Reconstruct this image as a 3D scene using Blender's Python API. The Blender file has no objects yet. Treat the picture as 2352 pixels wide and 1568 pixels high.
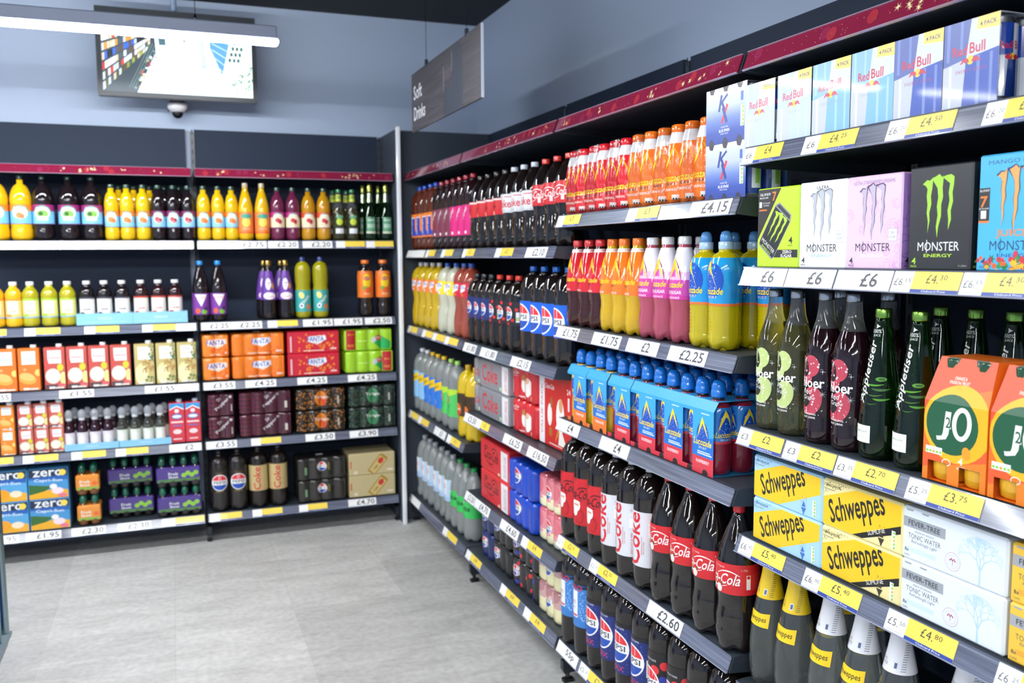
import bpy, math, random
from mathutils import Vector, Matrix
from mathutils.geometry import tessellate_polygon
SC = bpy.context.scene
COL = SC.collection
PI = math.pi

# ---------------------------------------------------------------- camera, world, lamps' light, exposure
CAMX, CAMY, CAMZ, YAW, PITCH, ROLL, FPX = -1.1597, -1.6553, 1.4447, 0.36386, 0.09742, 0.00666, 2041.98
cam_data = bpy.data.cameras.new('camera')
cam_data.sensor_width = 36.0
cam_data.lens = 36.0 * FPX / 2352.0
cam_data.clip_start = 0.05
cam_data.dof.use_dof = True
cam_data.dof.focus_distance = 1.85
cam_data.dof.aperture_fstop = 4.4
cam = bpy.data.objects.new('camera', cam_data)
COL.objects.link(cam)
fwd = Vector((math.sin(YAW)*math.cos(PITCH), math.cos(YAW)*math.cos(PITCH), -math.sin(PITCH)))
rgt = Vector((math.cos(YAW), -math.sin(YAW), 0))
upv = rgt.cross(fwd)
r2 = rgt*math.cos(ROLL) - upv*math.sin(ROLL)
u2 = rgt*math.sin(ROLL) + upv*math.cos(ROLL)
R = Matrix((r2, u2, -fwd)).transposed()
cam.matrix_world = Matrix.Translation((CAMX, CAMY, CAMZ)) @ R.to_4x4()
SC.camera = cam
SC.view_settings.view_transform = 'Standard'
SC.view_settings.look = 'None'
SC.view_settings.gamma = 1.0
SC.view_settings.exposure = 0.13
SC.view_settings.use_curve_mapping = False
SC.cycles.max_bounces = 8
SC.cycles.diffuse_bounces = 4
SC.cycles.glossy_bounces = 3
SC.cycles.transmission_bounces = 6
SC.cycles.transparent_max_bounces = 10
SC.cycles.caustics_reflective = False
SC.cycles.caustics_refractive = False
SC.cycles.sample_clamp_indirect = 4.0
world = bpy.data.worlds.new('store_ambience')
SC.world = world
world.use_nodes = True
world.node_tree.nodes['Background'].inputs[0].default_value = (0.72, 0.80, 1.0, 1)
world.node_tree.nodes['Background'].inputs[1].default_value = 0.5
LAMP_E = 112.0           # glow of the diffusers
LAMPS = [(-0.737, 2.05), (-0.60, 0.3), (-0.737, -1.95), (-0.737, -3.9),
         (-2.55, 2.05), (-2.55, 0.05), (-2.55, -1.95), (-2.55, -3.9)]
LAMP_Z, LAMP_L = 2.29, 1.5
# ---------------------------------------------------------------- materials
def lin(c):
    return c/12.92 if c <= 0.04045 else ((c+0.055)/1.055)**2.4
def hexc(h):
    return tuple(lin(int(h[i:i+2], 16)/255) for i in (0, 2, 4)) + (1,)
MATS = {}
KIND = dict(paper=(.5, 0, 0), card=(.38, 0, .15), gloss=(.12, 0, .5), liq=(.08, 0, .42), metal=(.25, 1, 0), matte=(.8, 0, 0), film=(.16, 0, .5), satin=(.35, 0, 0), ink=(.4, 0, 0))
def M(h, kind='paper'):
    key = (h, kind)
    if key in MATS: return MATS[key]
    m = bpy.data.materials.new(kind + '_' + h)
    m.use_nodes = True
    nt = m.node_tree; b = nt.nodes['Principled BSDF']
    b.inputs['Base Color'].default_value = hexc(h)
    if kind == 'emit':
        b.inputs['Roughness'].default_value = .3
        b.inputs['Emission Color'].default_value = hexc(h)
        b.inputs['Emission Strength'].default_value = .82
    elif kind == 'glass':
        b.inputs['Transmission Weight'].default_value = .936
        b.inputs['Roughness'].default_value = .01
        b.inputs['IOR'].default_value = 1.33
        b.inputs['Coat Weight'].default_value = .7
        b.inputs['Coat Roughness'].default_value = .02
    elif kind == 'water':
        b.inputs['Transmission Weight'].default_value = .70
        b.inputs['Roughness'].default_value = .02
        b.inputs['IOR'].default_value = 1.33
        b.inputs['Coat Weight'].default_value = .8
        b.inputs['Coat Roughness'].default_value = .03
    elif kind == 'clear':
        b.inputs['Transmission Weight'].default_value = .94
        b.inputs['Roughness'].default_value = .01
        b.inputs['IOR'].default_value = 1.33
        b.inputs['Coat Weight'].default_value = .5
    elif kind == 'thin':
        b.inputs['Transmission Weight'].default_value = .93
        b.inputs['Roughness'].default_value = .02
        b.inputs['IOR'].default_value = 1.12
        b.inputs['Specular IOR Level'].default_value = 1.0
        b.inputs['Coat Weight'].default_value = .6
    elif kind == 'wrap':
        b.inputs['Roughness'].default_value = .12
        b.inputs['Alpha'].default_value = .42
        b.inputs['Specular IOR Level'].default_value = .9
    else:
        r, me, co = KIND[kind]
        b.inputs['Roughness'].default_value = r
        b.inputs['Metallic'].default_value = me
        b.inputs['Coat Weight'].default_value = co
        b.inputs['Coat Roughness'].default_value = .05
        if kind == 'liq':
            b.inputs['Subsurface Weight'].default_value = 0.0
            tc = nt.nodes.new('ShaderNodeTexCoord'); no = nt.nodes.new('ShaderNodeTexNoise')
            no.inputs['Scale'].default_value = 22; bp = nt.nodes.new('ShaderNodeBump')
            bp.inputs['Strength'].default_value = .12; bp.inputs['Distance'].default_value = .01
            nt.links.new(tc.outputs['Object'], no.inputs['Vector']); nt.links.new(no.outputs[0], bp.inputs['Height'])
            nt.links.new(bp.outputs[0], b.inputs['Normal']); nt.links.new(bp.outputs[0], b.inputs['Coat Normal'])
        if kind == 'film':
            tc = nt.nodes.new('ShaderNodeTexCoord'); no = nt.nodes.new('ShaderNodeTexNoise')
            no.inputs['Scale'].default_value = 45; no.inputs['Detail'].default_value = 4; bp = nt.nodes.new('ShaderNodeBump')
            bp.inputs['Strength'].default_value = .25; bp.inputs['Distance'].default_value = .01
            nt.links.new(tc.outputs['Object'], no.inputs['Vector']); nt.links.new(no.outputs[0], bp.inputs['Height'])
            nt.links.new(bp.outputs[0], b.inputs['Normal'])
    MATS[key] = m
    return m

def node_mat(name, build):
    m = bpy.data.materials.new(name); m.use_nodes = True
    build(m.node_tree, m.node_tree.nodes['Principled BSDF'])
    return m
def ramp(nt, stops):
    r = nt.nodes.new('ShaderNodeValToRGB')
    el = r.color_ramp.elements
    el[0].position = stops[0][0]; el[0].color = hexc(stops[0][1])
    el[1].position = stops[-1][0]; el[1].color = hexc(stops[-1][1])
    for p, c in stops[1:-1]:
        e = el.new(p); e.color = hexc(c)
    return r
def _floor(nt, b):
    L = nt.links.new
    tc = nt.nodes.new('ShaderNodeTexCoord')
    mp = nt.nodes.new('ShaderNodeMapping'); mp.inputs['Location'].default_value = (.131, .29, 0)
    mp.inputs['Rotation'].default_value = (0, 0, PI/2)
    L(tc.outputs['Object'], mp.inputs['Vector'])
    br = nt.nodes.new('ShaderNodeTexBrick')
    br.inputs['Scale'].default_value = 1; br.inputs['Brick Width'].default_value = .914; br.inputs['Row Height'].default_value = .457
    br.inputs['Mortar Size'].default_value = .0012; br.inputs['Color1'].default_value = hexc('d9d9d8'); br.inputs['Color2'].default_value = hexc('eeeeed')
    br.inputs['Mortar'].default_value = hexc('d6d6d6')
    L(mp.outputs[0], br.inputs['Vector'])
    m2 = nt.nodes.new('ShaderNodeMapping'); m2.inputs['Scale'].default_value = (1.6, 5, 1)
    L(tc.outputs['Object'], m2.inputs['Vector'])
    no = nt.nodes.new('ShaderNodeTexNoise'); no.inputs['Scale'].default_value = 2.2; no.inputs['Detail'].default_value = 9; no.inputs['Roughness'].default_value = .62; no.inputs['Distortion'].default_value = .6
    L(m2.outputs[0], no.inputs['Vector'])
    rr = ramp(nt, [(.25, 'b4b3b2'), (.5, 'd0cfcd'), (.75, 'e4e3e1')])
    L(no.outputs[0], rr.inputs[0])
    mx = nt.nodes.new('ShaderNodeMix'); mx.data_type = 'RGBA'; mx.blend_type = 'MULTIPLY'; mx.inputs[0].default_value = .85
    L(br.outputs[0], mx.inputs[6]); L(rr.outputs[0], mx.inputs[7])
    n3 = nt.nodes.new('ShaderNodeTexNoise'); n3.inputs['Scale'].default_value = 40; n3.inputs['Detail'].default_value = 5
    L(tc.outputs['Object'], n3.inputs['Vector'])
    r3 = ramp(nt, [(.35, 'e4e4e4'), (.65, 'ffffff')]); L(n3.outputs[0], r3.inputs[0])
    m4 = nt.nodes.new('ShaderNodeMix'); m4.data_type = 'RGBA'; m4.blend_type = 'MULTIPLY'; m4.inputs[0].default_value = .8
    L(mx.outputs[2], m4.inputs[6]); L(r3.outputs[0], m4.inputs[7])
    L(m4.outputs[2], b.inputs['Base Color'])
    b.inputs['Roughness'].default_value = .45
FLOOR = node_mat('stone_vinyl', _floor)
def _paint(c, rough=.6):
    def f(nt, b):
        tc = nt.nodes.new('ShaderNodeTexCoord'); no = nt.nodes.new('ShaderNodeTexNoise')
        no.inputs['Scale'].default_value = 180; bp = nt.nodes.new('ShaderNodeBump')
        bp.inputs['Strength'].default_value = .06; bp.inputs['Distance'].default_value = .002
        nt.links.new(tc.outputs['Object'], no.inputs['Vector']); nt.links.new(no.outputs[0], bp.inputs['Height']); nt.links.new(bp.outputs[0], b.inputs['Normal'])
        b.inputs['Base Color'].default_value = hexc(c); b.inputs['Roughness'].default_value = rough
    return f
WALLM = node_mat('wall_paint', _paint('b3c2da'))
CEILM = node_mat('ceiling_paint', _paint('1b1d22', .8))
def _steel(c, rough):
    def f(nt, b):
        b.inputs['Base Color'].default_value = hexc(c); b.inputs['Roughness'].default_value = rough
        b.inputs['Specular IOR Level'].default_value = .6
    return f
def _slate(c, rough, sp):
    def f(nt, b):
        b.inputs['Base Color'].default_value = hexc(c); b.inputs['Roughness'].default_value = rough; b.inputs['Specular IOR Level'].default_value = sp
    return f
PANEL = node_mat('slate_powdercoat', _slate('243044', .62, .3))
ENDP = node_mat('end_panel_laminate', _slate('424a56', .6, .4))
DECK = node_mat('shelf_powdercoat', _steel('333a43', .42))
def _rail(nt, b):
    tc = nt.nodes.new('ShaderNodeTexCoord'); mp = nt.nodes.new('ShaderNodeMapping'); mp.inputs['Scale'].default_value = (3, 3, 260)
    no = nt.nodes.new('ShaderNodeTexNoise'); no.inputs['Scale'].default_value = 1.0; no.inputs['Detail'].default_value = 3
    nt.links.new(tc.outputs['Object'], mp.inputs[0]); nt.links.new(mp.outputs[0], no.inputs[0])
    r = ramp(nt, [(.3, '4c5162'), (.6, '6f7488'), (.8, '8e92a2')]); nt.links.new(no.outputs[0], r.inputs[0])
    nt.links.new(r.outputs[0], b.inputs['Base Color'])
    b.inputs['Roughness'].default_value = .22; b.inputs['Coat Weight'].default_value = .5; b.inputs['Coat Roughness'].default_value = .08
RAIL = node_mat('ticket_rail_plastic', _rail)
def _wood(nt, b):
    tc = nt.nodes.new('ShaderNodeTexCoord'); mp = nt.nodes.new('ShaderNodeMapping'); mp.inputs['Scale'].default_value = (1, 2, 26)
    no = nt.nodes.new('ShaderNodeTexNoise'); no.inputs['Scale'].default_value = 2.5; no.inputs['Detail'].default_value = 6; no.inputs['Distortion'].default_value = .8
    nt.links.new(tc.outputs['Object'], mp.inputs[0]); nt.links.new(mp.outputs[0], no.inputs[0])
    r = ramp(nt, [(.3, '3f3a3d'), (.55, '504a4e'), (.75, '605b60')]); nt.links.new(no.outputs[0], r.inputs[0])
    nt.links.new(r.outputs[0], b.inputs['Base Color']); b.inputs['Roughness'].default_value = .5
WOOD = node_mat('printed_wood_grain', _wood)

# ---------------------------------------------------------------- mesh builder
class MB:
    def __init__(s):
        s.v = []; s.f = []; s.m = []; s.sm = []; s.mats = []
    def mi(s, mat):
        if mat not in s.mats: s.mats.append(mat)
        return s.mats.index(mat)
    def add(s, vs, fs, mat, smooth=False):
        o = len(s.v); s.v += [tuple(p) for p in vs]
        k = s.mi(mat)
        for f in fs:
            s.f.append(tuple(i+o for i in f)); s.m.append(k); s.sm.append(smooth)
    def build(s, name, parent=None, loc=None):
        me = bpy.data.meshes.new(name)
        me.from_pydata(s.v, [], s.f)
        for m in s.mats: me.materials.append(m)
        me.polygons.foreach_set('material_index', s.m)
        me.polygons.foreach_set('use_smooth', s.sm)
        me.update()
        o = bpy.data.objects.new(name, me); COL.objects.link(o)
        if parent: o.parent = parent
        if loc: o.location = loc
        return o
    def box(s, a, b, mat, bev=0.0):
        x0, y0, z0 = a; x1, y1, z1 = b
        if bev <= 0:
            v = [(x0,y0,z0),(x1,y0,z0),(x1,y1,z0),(x0,y1,z0),(x0,y0,z1),(x1,y0,z1),(x1,y1,z1),(x0,y1,z1)]
            s.add(v, [(0,3,2,1),(4,5,6,7),(0,1,5,4),(1,2,6,5),(2,3,7,6),(3,0,4,7)], mat); return
        e = bev
        ring = lambda d, z: [(x0+d,y0,z),(x1-d,y0,z),(x1,y0+d,z),(x1,y1-d,z),(x1-d,y1,z),(x0+d,y1,z),(x0,y1-d,z),(x0,y0+d,z)]
        inner = lambda z: [(x0+e,y0+e,z),(x1-e,y0+e,z),(x1-e,y0+e,z),(x1-e,y1-e,z),(x1-e,y1-e,z),(x0+e,y1-e,z),(x0+e,y1-e,z),(x0+e,y0+e,z)]
        v = inner(z0) + ring(e, z0+e) + ring(e, z1-e) + inner(z1)
        f = []
        for k in range(3):
            for i in range(8):
                j = (i+1) % 8
                f.append((k*8+i, k*8+j, (k+1)*8+j, (k+1)*8+i))
        f.append((7, 5, 3, 1)); f.append((24, 26, 28, 30))
        s.add(v, f, mat)
    def prism(s, pts, t0, t1, mat, axis='x', smooth=False):
        # pts: outline in the plane across axis, extruded t0..t1
        def P(a, b, t):
            return (t, a, b) if axis == 'x' else ((a, t, b) if axis == 'y' else (a, b, t))
        n = len(pts)
        v = [P(a, b, t0) for a, b in pts] + [P(a, b, t1) for a, b in pts]
        f = [(i, (i+1) % n, (i+1) % n + n, i+n) for i in range(n)]
        s.add(v, f, mat, smooth)
        for tri in tessellate_polygon([[Vector((a, b, 0)) for a, b in pts]]):
            s.add([P(*pts[i], t0) for i in tri], [(0, 1, 2)], mat)
            s.add([P(*pts[i], t1) for i in tri], [(0, 1, 2)], mat)
    def lathe(s, prof, mat, seg=28, fn=None, smooth=True, cap=True, matfn=None):
        n = len(prof); v = []
        for r, z in prof:
            for i in range(seg):
                a = 2*PI*i/seg
                rr, zz = (fn(r, z, a) if fn else (r, z))
                v.append((rr*math.cos(a), rr*math.sin(a), zz))
        for k in range(n-1):
            fs = [(k*seg+i, k*seg+(i+1) % seg, (k+1)*seg+(i+1) % seg, (k+1)*seg+i) for i in range(seg)]
            mm = matfn((prof[k][1]+prof[k+1][1])/2) if matfn else mat
            o = len(s.v)
            if k == 0: base = o; s.v += v
            kk = s.mi(mm)
            for f in fs:
                s.f.append(tuple(i+base for i in f)); s.m.append(kk); s.sm.append(smooth)
        if cap:
            for k, rev in ((0, True), (n-1, False)):
                if prof[k][0] > 1e-4:
                    fc = [k*seg+i+base for i in range(seg)]
                    s.f.append(tuple(reversed(fc)) if rev else tuple(fc)); s.m.append(s.mi(matfn(prof[k][1]) if matfn else mat)); s.sm.append(False)
    def tube(s, p, q, r, mat, seg=10):
        p = Vector(p); q = Vector(q); d = (q-p).normalized()
        a = d.orthogonal().normalized(); b = d.cross(a)
        v = [tuple(c + a*r*math.cos(2*PI*i/seg) + b*r*math.sin(2*PI*i/seg)) for c in (p, q) for i in range(seg)]
        f = [(i, (i+1) % seg, (i+1) % seg+seg, i+seg) for i in range(seg)]
        s.add(v, f, mat, True)
        s.add(v, [tuple(reversed(range(seg))), tuple(range(seg, 2*seg))], mat)

# ---------------------------------------------------------------- flat artwork in metres, printed on faces or wrapped round bottles
_TXT = {}
def text_tris(st, bold):
    k = (st, bold)
    if k not in _TXT:
        c = bpy.data.curves.new('lettering', 'FONT'); c.body = st; c.resolution_u = 2; c.offset = bold
        o = bpy.data.objects.new('lettering', c)
        me = bpy.data.meshes.new_from_object(o)
        vs = [(v.co.x, v.co.y) for v in me.vertices]
        tr = [[vs[i] for i in p.vertices] for p in me.polygons]
        xs = [p[0] for p in vs] or [0, 1]; ys = [p[1] for p in vs] or [0, 1]
        bpy.data.objects.remove(o); bpy.data.curves.remove(c); bpy.data.meshes.remove(me)
        _TXT[k] = (tr, min(xs), max(xs), min(ys), max(ys))
    return _TXT[k]
def clip_half(pts, ax, val, keep_less):
    out = []; n = len(pts)
    for i in range(n):
        a, b = pts[i], pts[(i+1) % n]
        ia = (a[ax] <= val) if keep_less else (a[ax] >= val); ib = (b[ax] <= val) if keep_less else (b[ax] >= val)
        if ia: out.append(a)
        if ia != ib:
            t = (val-a[ax])/(b[ax]-a[ax]); out.append((a[0]+t*(b[0]-a[0]), a[1]+t*(b[1]-a[1])))
    return out
class Art:
    def __init__(s): s.L = []; s.bb = []
    def tri(s, ts, c):
        xs = [p[0] for t in ts for p in t]; ys = [p[1] for t in ts for p in t]
        if not xs: return s
        b = (min(xs), min(ys), max(xs), max(ys)); z = 1
        for B, cc, zz in s.bb:
            if b[0] < B[2] and b[2] > B[0] and b[1] < B[3] and b[3] > B[1]: z = max(z, zz if cc == c else zz+1)
        s.bb.append((b, c, z)); s.L.append((ts, c, z)); return s
    def rect(s, x0, y0, x1, y1, c): return s.tri([[(x0,y0),(x1,y0),(x1,y1),(x0,y1)]], c)
    def poly(s, pts, c):
        t = tessellate_polygon([[Vector((a, b, 0)) for a, b in pts]])
        return s.tri([[pts[i] for i in q] for q in t], c)
    def ell(s, cx, cy, rx, ry, c, n=20, rot=0):
        ca, sa = math.cos(rot), math.sin(rot)
        return s.tri([[(cx+rx*math.cos(2*PI*i/n)*ca-ry*math.sin(2*PI*i/n)*sa, cy+rx*math.cos(2*PI*i/n)*sa+ry*math.sin(2*PI*i/n)*ca) for i in range(n)]], c)
    def arc(s, cx, cy, r, y0, y1, c, n=24):   # the slice of a disc between two heights
        p = [(cx+r*math.cos(2*PI*i/n), cy+r*math.sin(2*PI*i/n)) for i in range(n)]
        return s.tri([clip_half(clip_half(p, 1, cy+y1, True), 1, cy+y0, False)], c)
    def text(s, st, x, y, w=None, h=None, c='000000', rot=0, shear=0, bold=.0):
        """centred at x, y; fitted to width w and/or cap height h"""
        tr, a, b, lo, hi = text_tris(st, 0 if ('M' in st or 'W' in st) else min(bold, .016))
        sy = (h/(hi-lo)) if h else (w/(b-a)); sx = (w/(b-a)) if w else sy
        cx, cy = (a+b)/2, (lo+hi)/2; ca, sa = math.cos(rot), math.sin(rot); out = []
        for t in tr:
            q = []
            for p in t:
                X = (p[0]-cx)*sx + (p[1]-cy)*sy*shear; Y = (p[1]-cy)*sy
                q.append((x+X*ca-Y*sa, y+X*sa+Y*ca))
            out.append(q)
        return s.tri(out, c)
    def star(s, x, y, r, c, n=4, k=.16, rot=0):
        return s.poly([(x+(r if i % 2 == 0 else r*k)*math.cos(rot+PI*i/n), y+(r if i % 2 == 0 else r*k)*math.sin(rot+PI*i/n)) for i in range(2*n)], c)
    def dots(s, x0, y0, x1, y1, n, r, c, seed=1, fade=None):
        rn = random.Random(seed); t = []
        for _ in range(n):
            x = rn.uniform(x0, x1); y = rn.uniform(y0, y1)
            if fade and not fade(x, y): continue
            q = r*rn.uniform(.6, 1.4); t.append([(x-q, y), (x, y-q), (x+q, y), (x, y+q)])
        return s.tri(t, c)
    def stroke(s, pts, w, c):
        out = []
        for i in range(len(pts)-1):
            (x0, y0), (x1, y1) = pts[i], pts[i+1]; d = math.hypot(x1-x0, y1-y0) or 1
            w0 = w[i] if isinstance(w, (list, tuple)) else w; w1 = w[i+1] if isinstance(w, (list, tuple)) else w
            nx, ny = -(y1-y0)/d/2, (x1-x0)/d/2
            out.append([(x0-nx*w0, y0-ny*w0), (x1-nx*w1, y1-ny*w1), (x1+nx*w1, y1+ny*w1), (x0+nx*w0, y0+ny*w0)])
        return s.tri(out, c)
    def curve(s, p0, p1, p2, w, c, n=10):
        pts = [((1-t)**2*p0[0]+2*t*(1-t)*p1[0]+t*t*p2[0], (1-t)**2*p0[1]+2*t*(1-t)*p1[1]+t*t*p2[1]) for t in [i/n for i in range(n+1)]]
        ww = [w*(.3+.7*math.sin(PI*i/n)) for i in range(n+1)]
        return s.stroke(pts, ww, c)
    def emit(s, mb, mp, kind='paper', du=None, dv=None, clip=None, off=.00007):
        for ts, c, z in s.L:
            mat = c if not isinstance(c, str) else M(c, kind)
            for p in ts:
                if len(p) < 3: continue
                if clip:
                    p = clip_half(clip_half(clip_half(clip_half(p, 0, clip[0], False), 0, clip[2], True), 1, clip[1], False), 1, clip[3], True)
                    if len(p) < 3: continue
                cells = [p]
                for ax, st in ((0, du), (1, dv)):
                    if not st: continue
                    nx = []
                    for q in cells:
                        a = min(e[ax] for e in q); b = max(e[ax] for e in q)
                        k0, k1 = math.floor(a/st), math.ceil(b/st)
                        if k1-k0 <= 1: nx.append(q); continue
                        for k in range(k0, k1):
                            w = clip_half(clip_half(q, ax, k*st, False), ax, (k+1)*st, True)
                            if len(w) > 2: nx.append(w)
                    cells = nx
                for q in cells:
                    ar = sum(q[i][0]*q[(i+1) % len(q)][1]-q[(i+1) % len(q)][0]*q[i][1] for i in range(len(q)))
                    if ar < 0: q = q[::-1]
                    mb.add([mp(u, v, z*off) for u, v in q], [tuple(range(len(q)))], mat)
def flat(O, U, V, N):
    O, U, V, N = map(Vector, (O, U, V, N))
    return lambda u, v, o: tuple(O + U*u + V*v + N*o)
def cyl(Rf, z0=0.0, phi=-PI/2):
    def f(u, v, o):
        r = Rf(z0+v); a = phi + u/Rf(z0 + v)
        return ((r+o+.00025)*math.cos(a), (r+o+.00025)*math.sin(a), z0+v)
    return f

# ---------------------------------------------------------------- things, parts, copies
def thing(name, cat):
    o = bpy.data.objects.new(name, None); COL.objects.link(o)
    o.empty_display_size = .02; o['category'] = cat
    return o
def kids(o): return [c for c in ALLKIDS.get(o.name, [])]
def copy_tree(o):
    c = o.copy(); COL.objects.link(c)
    for ch in list(o.children):
        d = ch.copy(); COL.objects.link(d); d.parent = c
        for g in list(ch.children):
            e = g.copy(); COL.objects.link(e); e.parent = d
    return c
USED = set()
RY = -PI/2     # right run: fronts face the aisle (-X)
def place(p, loc, rz=0.0, label=None, group=None):
    if p.name in USED: o = copy_tree(p)
    else: o = p; USED.add(p.name)
    o.location = loc; o.rotation_euler = (0, 0, rz)
    if label: o['label'] = label
    if group: o['group'] = group
    elif 'group' in o: del o['group']
    return o
ORD = ['first', 'second', 'third', 'fourth', 'fifth', 'sixth', 'seventh', 'eighth', 'ninth', 'tenth', 'eleventh', 'twelfth']
NUM = ['zero', 'one', 'two', 'three', 'four', 'five', 'six', 'seven', 'eight', 'nine', 'ten', 'eleven', 'twelve']
def lab(i, n, one, many):
    if n == 1: return one
    t = f'{ORD[i]} of {NUM[n]} {many}, from the corner'
    if len(t.split()) > 16: t = f'{ORD[i]} of {NUM[n]} {many}'
    if len(t.split()) > 16: print('LONG', t)
    return t
def row_r(p, ys, z, xc, one, many, jit=0.0):
    """front row on the right-hand run, listed from the corner outwards"""
    n = len(ys)
    for i, y in enumerate(ys):
        j = random.uniform(-jit, jit)
        place(p, (xc + j, y, z), RY + random.uniform(-.07, .07)*(jit > 0), lab(i, n, one, many), many if n > 1 else None)
def row_b(p, xs, z, yc, one, many, jit=0.0):
    xs = sorted(xs, reverse=True); n = len(xs)
    for i, x in enumerate(xs):
        place(p, (x, yc + random.uniform(-jit, jit), z), random.uniform(-.12, .12)*(jit > 0), lab(i, n, one, many), many if n > 1 else None)
def stack_r(p, y, z, xc, h, what, n=2, dy=0):
    for k in range(n):
        nm = ('lower', 'upper')[k] if n == 2 else ('bottom', 'middle', 'top')[k]
        place(p, (xc, y + dy*k, z + h*k), RY, f'{nm} of {NUM[n]} stacked {what}', f'stacked {what}')
def stack_b(p, x, z, yc, h, what, n=2):
    for k in range(n):
        nm = ('lower', 'upper')[k] if n == 2 else ('bottom', 'middle', 'top')[k]
        place(p, (x, yc, z + h*k), 0, f'{nm} of {NUM[n]} stacked {what}', f'stacked {what}')
random.seed(7)

# ---------------------------------------------------------------- the room
def struct(name, a, b, mat):
    mb = MB(); mb.box(a, b, mat); o = mb.build(name); o['kind'] = 'structure'; return o
struct('floor', (-5.1, -6.1, -.06), (.63, 3.43, 0), FLOOR)
struct('wall_right', (.532, -6.1, 0), (.63, 3.43, 2.76), WALLM)
struct('wall_back', (-5.1, 3.332, 0), (.532, 3.43, 2.76), WALLM)
struct('wall_left', (-5.1, -6.1, 0), (-5.0, 3.332, 2.76), WALLM)
struct('wall_front', (-5.0, -6.1, 0), (.532, -6.0, 2.76), WALLM)
struct('ceiling', (-5.1, -6.1, 2.752), (.63, 3.43, 2.83), CEILM)

# ---------------------------------------------------------------- shelving
RT = Vector((0, .014, .039)).normalized(); RN = Vector((0, -.039, .014)).normalized()
def rail_map(x0, off=.0):
    return flat((x0, 0, .0), (1, 0, 0), RT, RN)
W_, Y_, B_ = 'fbfbfa', 'fbdc55', '27439c'
def ticket(parent, x0, x1, style, a='', b=''):
    w = x1 - x0; ar = Art(); hi = .0385
    if style == 'A':
        ar.rect(0, .0015, w, hi, W_)
        ar.rect(w*.06, .027, w*.3, .0277, 'd9d9dc'); ar.rect(w*.06, .0245, w*.24, .0252, 'd9d9dc'); ar.rect(w*.06, .006, w*.32, .0074, 'c9cad4')
        if a: ar.text(a, w*.62, .0205, w=min(w*.64, .0205*len(a)), h=.0265 if 'p' not in a else .025, c='45454e', bold=.016)
    else:
        s = w*.31
        ar.rect(0, .0015, s, hi, W_)
        ar.rect(s, .0015, w, hi, Y_)
        ar.rect(s, .0015, w, .0075, B_)
        ar.rect(s*.14, .004, s*.86, .006, 'c4c6d0'); ar.rect(s*.14, .0315, s*.8, .0321, 'd5d5da')
        if a:
            m = a.split('.')
            if len(m) == 1: ar.text(a, s*.5, .0205, w=s*.5, h=.013, c='4a4a50')
            else:
                ar.text(m[0]+'.', s*.36, .0195, w=s*.5, h=.013, c='4a4a50'); ar.text(m[1], s*.8, .0225, w=s*.26, h=.007, c='4a4a50')
        if b:
            c = s + (w-s)*.48; m = b.split('.')
            if len(m) == 1: ar.text(b, c, .0265, w=(w-s)*.24, h=.0155, c='3c3828')
            else:
                ar.text(m[0]+'.', c-.006, .0255, w=(w-s)*.25, h=.0155, c='3c3828'); ar.text(m[1], c+(w-s)*.165, .0285, w=(w-s)*.15, h=.0085, c='3c3828')
        ar.text('Clubcard Price', s+(w-s)*.5, .0044, w=(w-s)*.5, h=.0034, c='f2f4fa')
        ar.rect(s+(w-s)*.4, .0135, s+(w-s)*.56, .0141, 'c9a93a')
    mb = MB()
    f = rail_map(x0)
    back = [f(0, .0015, .0012), f(w, .0015, .0012), f(w, hi, .0012), f(0, hi, .0012)]
    mb.add(back, [(3, 2, 1, 0)], M(W_, 'card'))
    ar.emit(mb, lambda u, v, o: f(u, v, o+.0022), 'card')
    return mb.build('price_ticket', parent)
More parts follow.
